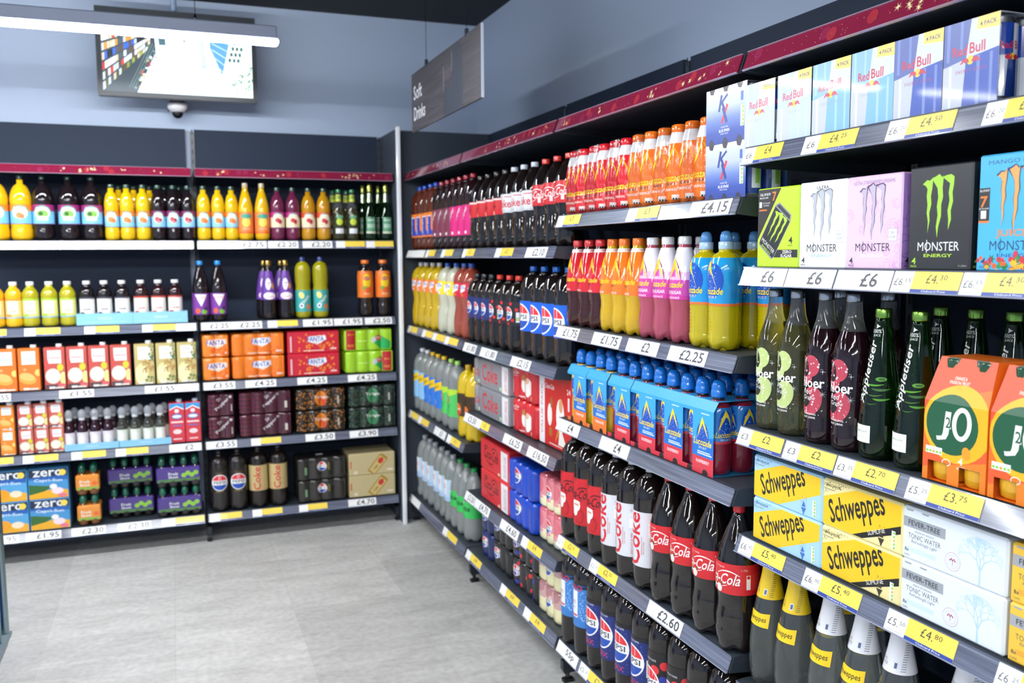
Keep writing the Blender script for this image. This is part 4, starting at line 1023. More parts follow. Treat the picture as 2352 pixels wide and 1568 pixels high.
# large energy bottles
def lucozade(liq, main, topc, capc, flav, sport=False, arc='f4c81c', mid=None):
    if sport:
        pr = [(.024,0),(.034,.004),(.0385,.018),(.0395,.032)] + [((.0388 if i % 2 else .0372), .038+.0045*i) for i in range(14)] + [(.038,.104),(.038,.12),(.0395,.14),(.0395,.185)] + dome(.0395,.0165,.185,.232,2,1.8)+[(.0165,.236),(.0165,.245)]
        a = Art(); a.ell(.0, .06, .034, .042, '1450b8'); a.poly([(-.036, .03), (-.03, .07), (-.014, .1), (-.004, .108), (-.002, .09), (.018, .04), (.02, .035), (.004, .07), (-.012, .086), (-.024, .06)], 'f2cf20'); a.dots(-.02, .03, .014, .08, 60, .0009, 'dfeaf8', 2)
        a.text('Lucozade', .0, .035, w=.066, h=.016, c='f6dc22', shear=.22, bold=.04); a.text('SPORT', .0, .021, w=.034, h=.006, c='e9f1fa'); a.rect(-.15, .0, .15, .006, 'e8742a'); a.rect(.05, .02, .07, .09, '2c8fd0')
        return bottle('sports_drink_bottle', pr, M(liq, 'liq'), .275, (.0175, .238, .256, 'a9c6e0', 'gloss', '5f9ad8'), [(.105, .218, '2299dc', a, 'gloss')], lobe=lobed(5, .06, .02))
    pr = [(.024,0),(.033,.004),(.0365,.016),(.0375,.04),(.0365,.06),(.0345,.075),(.0345,.09),(.0375,.112),(.0375,.14),(.036,.16),(.0305,.195),(.0235,.225),(.0175,.243),(.0155,.248),(.0155,.256)]
    a = Art(); 
    if mid: a.rect(-.2, 0, .2, .05, mid); a.rect(-.2, .05, .2, .07, 'ecb8dc')
    a.ell(-.005, .055, .016, .034, mid or main); a.poly([(-.026, .035), (-.018, .07), (-.006, .1), (.0, .108), (.004, .095), (.02, .06), (.022, .052), (.004, .08), (-.008, .06)], arc); a.curve((.002, .1), (.02, .08), (.026, .05), .003, '8a2a2a')
    a.rect(-.2, .122, .2, .16, topc); a.text('Lucozade', 0, .038, w=.066, h=.015, c='f5d81c', shear=.2, bold=.04)
    if mid: a.text('ENERGY', -.008, .026, w=.03, h=.006, c='6a6a70'); a.text('ZERO SUGAR', 0, .0185, w=.06, h=.0085, c='f6f2f8', bold=.02); a.rect(-.2, .0, .2, .0105, 'd0389c'); a.text('PINK LEMONADE', 0, .005, w=.05, h=.0055, c='fbeef6', bold=.02)
    else: a.text('ENERGY', -.008, .025, w=.03, h=.006, c='3a3a40'); a.rect(-.2, .0, .2, .0105, main); a.text(flav, 0, .005, w=.03, h=.0055, c='fbe6dc', bold=.02)
    return bottle('energy_drink_bottle', pr, M(liq, 'liq'), .272, (.0165, .252, .272, capc), [(.112, .244, main if not mid else 'efe9f4', a, 'gloss')], lobe=lobed(5, .1, .028))
lr = lucozade('3a110c', 'd3222e', 'f1ecee', 'd3363c', 'ORIGINAL'); lo_ = lucozade('c9a312', 'ee7a1e', 'f4efe9', 'f07a28', 'ORANGE'); lp = lucozade('a84a5e', 'd44aa8', 'f4f1f6', 'e3e3e6', 'PINK', mid='d04aa6'); ls = lucozade('b8a80c', '2299dc', 'ffffff', '5f9ad8', '', True)
GH = [[0.955, 0.871, 0.794], [0.717, 0.64, 0.56], [0.48, 0.401, 0.318], [0.219, 0.136]]
row_r(lr, GH[0], 1.216, .065, 'x', 'red-capped energy drink bottles with dark amber liquid', .001)
row_r(lo_, GH[1], 1.216, .065, 'x', 'orange-capped energy drink bottles with yellow liquid', .001)
row_r(lp, GH[2], 1.216, .065, 'x', 'white-capped energy drink bottles with pink liquid', .001)
row_r(ls, GH[3], 1.216, .065, 'x', 'blue-labelled sports drink bottles with yellow liquid', .001)
row_r(lo_, [.69, .61], 1.216, .15, 'x', 'orange-capped energy drink bottles in the second rank')
row_r(lp, [.46, .372], 1.216, .15, 'x', 'white-capped energy drink bottles in the second rank')
row_r(ls, [.232, .150, .068], 1.216, .155, 'x', 'blue-labelled sports drink bottles in the second rank')
# sports drink four-packs in card sleeves
def sleeve(flav, low, liq):
    t = thing('sports_drink_pack', 'multipack')
    pr = [(.022,0),(.029,.004),(.0325,.016),(.0325,.06),(.031,.08),(.0325,.1),(.0325,.14)] + dome(.0325,.0145,.14,.182,2,1.8,6)+[(.0145,.19)]
    Rf = interp(pr)
    a = Art(); a.ell(0, .045, .02, .036, '1450b8'); a.poly([(-.019, .03), (-.012, .06), (0, .082), (.012, .06), (.018, .035), (.006, .06), (0, .066), (-.008, .052)], 'f2d81c'); a.text('Lucozade', 0, .022, w=.05, h=.014, c='f6dc22', shear=.2, bold=.04); a.text('SPORT', 0, .010, w=.026, h=.005, c='e9f1fa'); a.rect(-.1, 0, .1, .006, low)
    a.dots(-.014, .025, .014, .07, 50, .0008, 'dfeaf8', 2)
    mb = MB(); mb.lathe(pr, M(liq, 'liq'), 20, lobed(5, .06, .02)); mb.lathe([(Rf(z)+.0006, z) for z in (.078, .095, .115, .14, .155, .165)], M('2a7cc8', 'gloss'), 20, cap=False)
    for k in (-1, 0, 1, 2): a.emit(mb, cyl(lambda z: Rf(z)+.0006, .078, -PI/2+k*PI/2), 'gloss', du=.007, dv=.02, clip=(-.026, 0, .026, .087)) if k in (0, 1) else None
    first = mb.build('bottle', t)
    mb = MB(); fn = None
    mb.lathe([(.0165, .188), (.0182, .19), (.0182, .204), (.0168, .206), (.0175, .208), (.0165, .217), (.0125, .226), (.006, .2295)], M('1a78d6', 'gloss'), 20); mb.lathe([(.0150, .182), (.0150, .189)], M('1c1a1c', 'gloss'), 16); cap = mb.build('cap', first)
    for i, p in enumerate([(-.034, .036), (.034, .036), (-.034, .103), (.034, .103)]):
        if i == 0: first.location = (*p, 0.001); continue
        c = first.copy(); COL.objects.link(c); c.parent = t; c.location = (*p, .001)
        e = cap.copy(); COL.objects.link(e); e.parent = c
    mb = MB(); sk = M('3aa6e4', 'card'); D = .139; y0 = .0005
    w0, w1 = -.0685, .0685
    # top with chamfers, front right panel, back, floor
    mb.add([(w0, .014, .181), (w1, .014, .181), (w1, D-.014, .181), (w0, D-.014, .181)], [(0, 1, 2, 3)], sk)
    mb.add([(w0, y0, .158), (w1, y0, .158), (w1, .014, .181), (w0, .014, .181)], [(0, 1, 2, 3)], sk)
    mb.add([(w0, D, .158), (w1, D, .158), (w1, D-.014, .181), (w0, D-.014, .181)], [(3, 2, 1, 0)], sk)
    mb.add([(w0, D, 0), (w1, D, 0), (w1, D, .158), (w0, D, .158)], [(3, 2, 1, 0)], sk)
    mb.add([(w0, y0, 0), (w1, y0, 0), (w1, D, 0), (w0, D, 0)], [(0, 1, 2, 3)], sk)
    mb.add([(-.022, y0, .0), (w1, y0, .0), (w1, y0, .158), (-.022, y0, .158)], [(0, 1, 2, 3)], sk)
    mb.add([(w0, y0, .15), (-.022, y0, .15), (-.022, y0, .158), (w0, y0, .158)], [(0, 1, 2, 3)], sk)
    mb.add([(w0, y0, .0), (-.022, y0, .0), (-.022, y0, .012), (w0, y0, .012)], [(0, 1, 2, 3)], M(low, 'card'))
    a = Art(); a.rect(-.022, 0, .0685, .042, low); a.poly([(-.022, .042), (.0685, .042), (.0685, .095), (-.022, .08)], '1a74d0'); a.ell(.022, .095, .026, .032, '1450b8'); a.poly([(-.001, .085), (.008, .115), (.020, .140), (.033, .118), (.045, .09), (.029, .112), (.021, .124), (.012, .108)], 'f2d81c')
    a.text('Lucozade', .023, .078, w=.076, h=.0165, c='f6dc22', shear=.2, bold=.04); a.text('SPORT', .023, .064, w=.034, h=.0065, c='eaf2fa'); a.rect(.0, .048, .062, .051, 'dbe9f6'); a.rect(.0, .053, .055, .0555, 'dbe9f6'); a.text(flav, .023, .03, w=.056, h=.0085, c='fbe6e6', bold=.03); a.dots(.01, .085, .046, .12, 60, .0008, 'dfeaf8', 5); a.rect(.015, .147, .05, .1495, 'cfe6f8')
    for x in (-.034, .034): a.ell(x, .004, .012, .009, '2a2420', 14)
    a.emit(mb, flat((0, y0, 0), (1, 0, 0), (0, 0, 1), (0, -1, 0)), 'card', clip=(-.0685, 0, .0685, .158))
    mb.build('card_sleeve', t)
    return t
so_ = sleeve('ORANGE', 'f07a34', 'e4b414'); sr_ = sleeve('RASPBERRY', 'd83a48', '8a1d34')
# raspberry liquid colour darkened to carry the backlit shade of the open end
ys = [.877, .738, .593, .4525, .317, .181]
row_r(so_, ys[:2], .912, .022, 'x', 'orange-flavour sports drink packs in blue card sleeves')
row_r(sr_, ys[2:], .912, .022, 'x', 'raspberry sports drink packs in blue card sleeves')
row_r(so_, ys[:2], .912, .172, 'x', 'orange-flavour sports drink packs in the second rank')
row_r(sr_, ys[2:], .912, .172, 'x', 'raspberry sports drink packs in the second rank')
# floor level two-litre colas
a = Art(); a.text('ZERO', -.004, .128, w=.075, h=.018, c='cf2e38', bold=.03); a.rect(-.028, .03, .016, .118, 'f1f3f7'); a.text('ZERO', -.006, .08, w=.03, h=.012, c='c0505a'); a.text('COLA', -.006, .062, w=.02, h=.007, c='3a3a42'); a.rect(-.026, .034, .014, .04, 'cf2e38'); a.dots(-.1, -.0, .1, .03, 200, .002, '3f83cf', 6); a.dots(.02, .02, .1, .12, 160, .002, 'a8cdf0', 9)
zc = bottle('cola_bottle', straight(.0468, .33, .245), BLK, .33, (.0145, .312, .33, '1c1a1c'), [(.1, .24, '3f83cf', a), (.226, .241, '1a1516', None)], lobe=lobed())
GF = [[0.955, 0.858], [0.761, 0.664, 0.567, 0.47], [0.373, 0.276, 0.179, 0.082]]
row_r(zc, GF[0], .155, .055, 'x', 'zero cola bottles with blue and white labels at floor level')
a = Art(); a.ell(0, .07, .2, .07, '1a2c74', 30); a.dots(-.1, .01, .1, .13, 420, .0012, '3a66d8', 6)
pepsi_logo(a, -.004, .078, .042); a.text('MAXIMUM TASTE', .0, .136, w=.05, h=.005, c='e9e9ee', bold=.02); a.text('MAX', .0, .016, w=.05, h=.016, c='d8343a', bold=.03); uprightbars(a, .048, .04, .012, .05)
pm = bottle('cola_bottle', straight(.0468, .33, .245), BLK, .33, (.0145, .312, .33, '1c1a1c'), [(.075, .225, '15151c', a)], lobe=lobed())
row_r(pm, GF[1], .155, .055, 'x', 'black cola bottles with round logo and blue dots at floor level', .001)
a = Art(); a.ell(.02, .10, .014, .013, 'e0323a'); a.ell(.045, .075, .012, .012, '2a3aa0'); a.ell(.03, .02, .012, .012, 'e0323a'); pepsi_logo(a, -.008, .06, .04); a.text('MAXIMUM TASTE', .0, .125, w=.05, h=.005, c='e9e9ee', bold=.02); a.text('CHERRY', .03, .03, w=.05, h=.012, c='d8343a', bold=.02, rot=PI/2); a.ell(.048, .115, .012, .012, 'e0323a')
pch = bottle('cola_bottle', straight(.0468, .33, .245), BLK, .33, (.0145, .312, .33, '1c1a1c'), [(.075, .225, '1a171a', a)], lobe=lobed())
row_r(pch, GF[2], .155, .055, 'x', 'black cola bottles with cherry dots at floor level', .001)

# ================================================================= nearest bay
def can_sleeve_box(name, w, d, h, base, art, cancol, canart=None):
    t = thing(name, 'carton')
    c = can_mesh(.0262, h-.004, M(cancol, 'gloss'), art=canart, phi=0)
    first = c.build('can', t); ps = [(-w/4, .028), (w/4, .028), (-w/4, .081), (w/4, .081)]; first.location = (*ps[0], 0.001)
    for p in ps[1:]:
        q = first.copy(); COL.objects.link(q); q.parent = t; q.location = (*p, .001)
    mb = MB(); m = M(base, 'card'); e = .0006
    for b in (((-w/2, 0, 0), (w/2, e, h)), ((-w/2, d-e, 0), (w/2, d, h)), ((-w/2, e, h-e), (w/2, d-e, h)), ((-w/2, e, 0), (w/2, d-e, e))): mb.box(*b, m)
    art.emit(mb, flat((0, 0, 0), (1, 0, 0), (0, 0, 1), (0, -1, 0)), 'card', clip=(-w/2, 0, w/2, h))
    mb.build('card_sleeve', t)
    return t
def bull(c1, c2, c1b, tag, tc, wm='c8324e', w=.1035, h=.134):
    a = Art()
    sil, wh = 'bfc5d3', 'd0d8e8'
    a.poly([(-w/2, h), (-.0, h), (-.008, h*.56), (-w/2, h*.5)], c1); a.poly([(0, h), (w/2, h), (w/2, h*.62), (-.008, h*.56)], wh); a.poly([(-w/2, 0), (-.014, 0), (-.008, h*.56), (-w/2, h*.5)], sil); a.poly([(-.014, 0), (w/2, 0), (w/2, h*.62), (-.008, h*.56)], c2)
    a.rect(-w/2+.006, h*.56, -w/2+.012, h, c1b); a.rect(-.02, h*.62, -.015, h, c1b); a.rect(.012, 0, .018, h*.57, c1b); a.rect(.036, 0, .041, h*.58, c1b); a.rect(-.04, 0, -.035, h*.5, 'dde0e7')
    a.text('Red', -.0205, h*.66, w=.028, h=.0155, c=wm, bold=.02); a.text('Bull', .0125, h*.67, w=.029, h=.0170, c=wm, bold=.02)
    a.ell(.0, h*.535, .0065, .0070, 'f2c83a')
    for s in (-1, 1):
        a.poly([(s*.75*x, h*(.535+(y-.535)*.8)) for x, y in ((.003, .52), (.007, .565), (.014, .575), (.02, .56), (.0215, .53), (.027, .49), (.019, .505), (.0155, .525), (.012, .495), (.0105, .515), (.005, .50))], wm)
    a.text(' '.join(tag), .002, h*.42, w=.058 if len(tag) > 5 else .034, h=.0055, c=tc, bold=.0)
    a.poly([(.012, h), (w/2, h), (w/2, h-.022), (.010, h-.018)], 'f4d468'); a.text('4 PACK', .031, h-.0115, w=.03, h=.007, c='34407a', bold=.01)
    ca = Art(); ca.poly([(-.03, .13), (.0, .13), (-.008, .07), (-.03, .07)], '1c3f9a'); ca.rect(.0, .07, .03, .13, 'c9ced8'); ca.poly([(-.03, .0), (-.012, .0), (-.008, .07), (-.03, .07)], 'b9bfcb'); ca.text('Red Bull', 0, .085, w=.044, h=.012, c='c8263e', bold=.03); ca.ell(0, .068, .005, .005, 'f2c83a'); ca.ell(-.007, .067, .006, .004, 'c8263e'); ca.ell(.007, .067, .006, .004, 'c8263e')
    return can_sleeve_box('energy_drink_carton', w, .108, h, 'dfe4ee', a, '16357c' , ca)
z_ = bull('b4c8e6', 'bccde9', 'c6d5ee', 'ZERO', 'a9a9b4', 'c8566c'); s_ = bull('8ab8de', '7ab4dc', 'a2cae8', 'SUGARFREE', '8a97a6'); e_ = bull('5566a8', '2f52b0', '7488c6', 'ENERGY DRINK', 'b04a78')
place(z_, (.02, -.043, 1.671), RY, 'pale zero energy drink carton closest to the corner, top shelf', 'energy drink cartons on the top shelf')
place(z_, (.02, -.1555, 1.671), RY, 'second pale zero energy drink carton, beside the light blue ones', 'energy drink cartons on the top shelf')
place(s_, (.02, -.263, 1.671), RY, 'light blue sugarfree energy carton next to the pale zero cartons', 'energy drink cartons on the top shelf')
place(s_, (.02, -.369, 1.671), RY, 'light blue sugarfree energy carton next to the dark blue cartons', 'energy drink cartons on the top shelf')
place(e_, (.02, -.4735, 1.671), RY, 'dark blue energy drink carton beside the light blue sugarfree one', 'energy drink cartons on the top shelf')
place(e_, (.02, -.579, 1.671), RY, 'dark blue energy drink carton at the end of the row, cans visible', 'energy drink cartons on the top shelf')
CLAW = [[(-.026,.038),(-.018,.044),(-.012,.043),(-.006,.048),(-.0075,.03),(-.0095,.018),(-.008,.006),(-.0115,-.008),(-.0105,-.02),(-.014,-.04),(-.0135,-.022),(-.0165,-.008),(-.0155,.005),(-.0175,.018),(-.0165,.030),(-.020,.035)],
        [(-.014,.046),(-.006,.049),(.0,.052),(.005,.047),(.008,.049),(.0065,.03),(.008,.016),(.005,.004),(.0055,-.014),(.001,-.03),(-.001,-.048),(-.0035,-.03),(-.001,-.012),(-.003,.002),(-.001,.016),(-.003,.03)],
        [(.0,.047),(.008,.049),(.016,.050),(.022,.046),(.0215,.034),(.0195,.022),(.021,.008),(.0175,-.006),(.0185,-.02),(.0135,-.036),(.0135,-.02),(.0115,-.006),(.0145,.01),(.0125,.022),(.0145,.036)]]
def claw(a, x, y, s, c, rot=0, line=None):
    for k, (cc, g) in enumerate(((line, 1.0), (c, .86)) if line else ((c, 1.0),)):
        for P in CLAW:
            mx = sum(p[0] for p in P)/len(P)
            q = [((mx*1.45+(p[0]-mx)*(1.05 if g == 1 else .75))*s, p[1]*s*(1 if g == 1 else .96)) for p in P]
            a.poly([(x+p[0]*math.cos(rot)-p[1]*math.sin(rot), y+p[0]*math.sin(rot)+p[1]*math.cos(rot)) for p in q], cc)
    return a
def monster(base, side, clawc, line, txt, en, pat=None, title=None, tcol='55585e', badge=False, w=.134, h=.168, extra=None, sideart=None):
    a = Art(); rn = random.Random(len(title or '') + 3)
    if pat:
        for k in range(22):
            x, y = rn.uniform(-w/2, w/2), rn.uniform(0, h); r = rn.uniform(.006, .02)
            for q in (1, .72, .45):
                n = 14; t0 = rn.uniform(0, 6); a.stroke([(x+r*q*math.cos(t0+i*.33), y+r*q*math.sin(t0+i*.33)) for i in range(n)], .0007, pat)
    claw(a, -.002, h*.6, 1.04, clawc, 0, line)
    a.text('MONSTER', .0, .0395, w=.085, h=.0145, c=txt, bold=.012); a.stroke([(-.0235, .0505), (-.0235, .029)], .0014, txt)
    a.text('ENERGY', .0, .0245, w=.058, h=.0055, c=en, bold=.02)
    a.text('4', -w/2+.014, .0155, w=.009, h=.011, c=txt if base != '232426' else 'a8d83a', bold=.05); a.text('PACK', -w/2+.014, .0065, w=.013, h=.0035, c=txt if base != '232426' else 'a8d83a', bold=.04)
    if title: a.text(title, .0, h-.0125, w=.10 if len(title) > 8 else .034, h=.0065, c=tcol, bold=.01)
    if badge: a.rect(.038, .05, .058, .072, '9aa0a8'); a.rect(.0386, .0506, .0574, .0714, 'f4f4f6'); a.text('ZERO', .048, .0645, w=.012, h=.0045, c='6a6e76'); a.text('SUGAR', .048, .0575, w=.013, h=.0045, c='6a6e76')
    if extra: extra(a)
    sa = Art(); 
    if pat:
        for k in range(14):
            x, y = rn.uniform(0, .13), rn.uniform(0, h); r = rn.uniform(.006, .018); sa.stroke([(x+r*math.cos(i*.4), y+r*math.sin(i*.4)) for i in range(16)], .0008, sideart or pat)
    sa.text('4', .014, .0155, w=.009, h=.011, c=txt if base != '232426' else 'a8d83a', bold=.05); sa.text('PACK', .014, .0065, w=.013, h=.0035, c=txt if base != '232426' else 'a8d83a', bold=.04)
    return box_thing('energy_drink_carton', w, .134, h, base, a, sa, sidebase=side, bev=.0025)
# lime carton with a slanted can picture
a = Art(); w, h = .136, .166
a.poly([(-w/2, h), (.012, h), (-w/2, .055)], '2b2624'); a.poly([(-w/2, h*.93), (-w/2, h), (-.064, h)], '2b2624')
a.text('CALL OF DUTY', -.042, h-.013, w=.036, h=.0055, c='f2f2f0', bold=.04); a.text('BLACK OPS', -.046, h-.020, w=.028, h=.0032, c='f2f2f0', bold=.03); a.text('7', -.012, h-.018, w=.013, h=.019, c='f08024', bold=.04); a.rect(-.062, h-.04, -.053, h-.028, 'd8d8d6'); a.text('GET IN-GAME', -.038, h-.031, w=.024, h=.003, c='e8e8e6'); a.text('REWARDS', -.038, h-.036, w=.018, h=.003, c='e8e8e6'); a.rect(-.062, h-.047, -.036, h-.044, 'e07a24')
a.rect(-.02, .021, w/2, .037, '24262a'); a.text('ZERO', .032, .0325, w=.03, h=.0065, c='f2f2f0', bold=.03); a.text('SUGAR', .030, .0245, w=.036, h=.0065, c='f2f2f0', bold=.03); a.text('4', .043, .056, w=.012, h=.014, c='23262a', bold=.05); a.text('PACK', .043, .0455, w=.014, h=.0035, c='23262a', bold=.04)
ca, sa_ = math.cos(-.62), math.sin(-.62)
rt = lambda x, y: (-.008+x*ca-y*sa_, .076+x*sa_+y*ca)
a.poly([rt(*p) for p in ((-.026, -.054), (.026, -.054), (.03, -.045), (.03, .045), (.024, .056), (-.022, .056), (-.03, .045), (-.03, -.045))], '8f9496')
a.poly([rt(*p) for p in ((-.027, -.05), (.027, -.05), (.0285, -.043), (.0285, .042), (-.0285, .042), (-.0285, -.043))], '1d1f21'); a.poly([rt(*p) for p in ((-.026, .045), (.026, .045), (.022, .053), (-.02, .053))], '33363a')
x0, y0 = rt(0, .006); claw(a, x0, y0, .72, 'b4e03c', -.62); x0, y0 = rt(0, -.037); a.text('MONSTER', x0, y0, w=.05, h=.009, c='f2f2f0', rot=-.62, bold=.02); x0, y0 = rt(0, -.047); a.text('ENERGY', x0, y0, w=.036, h=.004, c='b4e03c', rot=-.62, bold=.02)
sa = Art(); sa.rect(.0, .02, .03, .15, '1c1f22'); sa.text('M', .02, .036, w=.012, h=.01, c='e9e9e9')
lime = box_thing('energy_drink_carton', w, .134, h, 'bfe62e', a, sa, sidebase='b4dc2a', bev=.0025)
place(lime, (.02, -.112, 1.414), RY, 'lime green energy drink carton with a slanted black can picture')
mw = monster('eef0f3', 'ccd0e2', 'b9bec8', '7c8288', '33363c', 'a9cbe8', 'd5d9e2', 'ULTRA', '4a4e55', True)
place(mw, (.02, -.2485, 1.414), RY, 'white energy drink carton with grey claw mark beside the lime one')
mp_ = monster('ecc9ea', 'b48ad8', 'c2b6cc', '5a3a66', '3a2c44', 'f6e6f6', 'd896d0', 'ULTRA STRAWBERRY DREAMS', 'a08aa8', True, sideart='7a50b0')
place(mp_, (.02, -.383, 1.414), RY, 'pink energy drink carton with swirly pattern and purple side')
mk = monster('232426', '17181a', 'a6da3c', None, 'f1f2f0', 'b4dc3a', None, None, extra=lambda a: a.text('4 x 500ml', .05, .008, w=.016, h=.003, c='b0b0b0'), w=.128, h=.172)
place(mk, (.02, -.53, 1.414), RY, 'black energy drink carton with bright green claw mark')
def juiced(a):
    a.rect(-.067, .076, -.0455, .128, '2b2624'); a.text('7', -.056, .107, w=.013, h=.017, c='f08024', bold=.04); a.text('CALL OF DUTY', -.056, .124, w=.019, h=.0035, c='f2f2f0', bold=.03); a.text('GET IN-GAME', -.056, .0965, w=.018, h=.0025, c='f2f2f0'); a.rect(-.061, .081, -.051, .0935, 'e4e4e2'); a.rect(-.067, .0745, -.0455, .078, 'e07a24')
    a.text('JUICED', .004, .057, w=.072, h=.0135, c='f08a3a', bold=.04); rn = random.Random(8)
    for k in range(46):
        x = rn.uniform(-.07, .07); y = rn.uniform(.0, .02) + (.016 if abs(x) > .05 else 0)
        (a.ell(x, y, rn.uniform(.003, .006), rn.uniform(.003, .005), rn.choice(('d8323c', 'f2b02a', '2f9a4a', 'e8662a', 'c02a5a')), 8) if k % 3 else a.star(x, y, .008, rn.choice(('2f7a3a', 'f4c62a', 'd8323c')), 6, .4))
    a.ell(.004, .0265, .004, .005, 'd83a4a')
mj = monster('48b4e6', '3a9ccf', 'f6a85a', '26446a', '25406a', '2a5aa0', None, 'MANGO LOCO', '1f4f86', False, extra=juiced, h=.178)
place(mj, (.02, -.672, 1.414), RY, 'sky blue mango energy drink carton with orange claw mark')
# glass bottles
def glassm(h_, k='glass'): return M(h_, k)
GCAP = 'a9adb4'
sh_prof = [(.026,0),(.034,.003),(.037,.012),(.0375,.03),(.0365,.045),(.0365,.06),(.0375,.075),(.0378,.17),(.0365,.19),(.031,.212),(.024,.232),(.0185,.25),(.0155,.27),(.0145,.285),(.0145,.295)]
def shloer(liq, c1, c2, flav):
    a = Art()
    a.ell(.004, .115, .020, .022, c1, 20); a.ell(-.012, .105, .02, .03, c1, 20, .3); a.ell(-.013, .112, .0125, .020, '1c1a1c' if c2 == 'r' else '2c2f24', 18, .2); a.ell(.006, .045, .023, .03, c1, 22, -.35); a.ell(-.016, .035, .019, .018, c1, 18); a.ell(-.010, .048, .014, .017, '1c1a1c' if c2 == 'r' else '2c2f24', 18)
    a.dots(-.02, .02, .024, .13, 30, .002, 'f2dfe0' if c2 == 'r' else 'e6efc0', 3)
    a.star(-.012, .125, .009, 'e9eeee', 8, .12); a.star(.03, .105, .006, 'f4f6f6', 4, .12); a.star(.03, .06, .009, 'c9d0d0', 8, .1)
    a.text('Shloer', .0, .082, w=.068, h=.021, c='fbfbf8', bold=.035); a.text(flav.split()[0], -.004, .064, w=.024, h=.010, c='f2f2ee', shear=.3); a.text('Grape', .0, .050, w=.032, h=.011, c='f2f2ee', shear=.3)
    a.text('SPARKLING', .0, .018, w=.034, h=.0042, c='f2f2ee', bold=.01); a.text('FRUIT DRINK', .0, .011, w=.034, h=.0042, c='f2f2ee', bold=.01); a.dots(-.03, .0, .03, .13, 40, .0009, 'eef0f0', 8)
    return bottle('sparkling_juice_bottle', sh_prof, liq, .305, (.0155, .288, .305, GCAP, 'metal'), [(.042, .18, None, a, 'ink')], fill=.232, seg=32)
sw = shloer(M('d9d68a', 'clear'), 'c2d488', 'w', 'White'); sr2 = shloer(M('1c0810', 'liq'), 'c04558', 'r', 'Red')
row_r(sw, [-0.054, -0.127], 1.062, .065, 'x', 'sparkling grape bottles with pale green print and clear liquid')
row_r(sr2, [-0.214, -0.293], 1.062, .065, 'x', 'dark sparkling grape bottles with pink red print')
row_r(sw, [-.165], 1.062, .145, 'clear grape juice bottle standing in the second rank on the glass shelf', 'x')
row_r(sr2, [-.292], 1.062, .15, 'dark grape juice bottle standing in the second rank behind the pink-printed ones', 'x')
ap_prof = [(.026,0),(.035,.003),(.038,.012),(.0385,.05),(.0375,.08),(.034,.12),(.0285,.16),(.0225,.2),(.0175,.235),(.0145,.255),(.0135,.27)]
a = Art(); a.text('Appletiser', -.003, .088, w=.115, h=.019, c='f4f6f2', rot=PI/2-.1, shear=.3, bold=.01); a.text('100%', .004, .163, w=.016, h=.007, c='e6ece4'); a.text('JUICE', .004, .155, w=.014, h=.005, c='e6ece4'); a.star(.004, .172, .005, 'e6ece4', 3, .4)
a.dots(-.04, .03, -.01, .075, 80, .0011, '9fb89f', 4)

for k, (u, v, l, q) in enumerate(((.0, .066, .030, .003), (.010, .058, .034, .0045), (.004, .047, .026, .002), (.014, .040, .03, .004), (.002, .031, .02, .0018))): a.curve((u, v), (u+l*.4, v-.004), (u+l, v+.001), q, ('58a81c', '2f6a1a', '3f7a1a', '4f9a1c', '2f6a1a')[k])  # refraction glints inside the green glass, painted as lime strokes and ovals
a.ell(.024, .076, .010, .004, '4f9a1c'); a.ell(.025, .076, .006, .002, '1c4a14')
b2 = Art(); b2.rect(-.042, .002, .014, .034, 'f1f2ee'); b2.text('100% APPLE JUICE', -.012, .022, w=.04, h=.004, c='8a9a84'); b2.rect(-.03, .011, .006, .0118, 'c9cec6'); b2.ell(-.041, .018, .004, .006, '8ed03a')
app = bottle('apple_juice_bottle', ap_prof, M('1c5a18', 'clear'), .28, (.0148, .262, .28, '86b052', 'metal'), [(.075, .255, None, a, 'ink'), (.03, .07, None, b2, 'card')], fill=.22, neck=M('245a20', 'thin'), seg=32)
row_r(app, [-0.368, -0.455], 1.062, .066, 'x', 'green glass apple juice bottles with light green caps')
row_r(app, [-.378, -.457, -.536], 1.062, .195, 'x', 'green glass apple juice bottles behind the orange carriers')
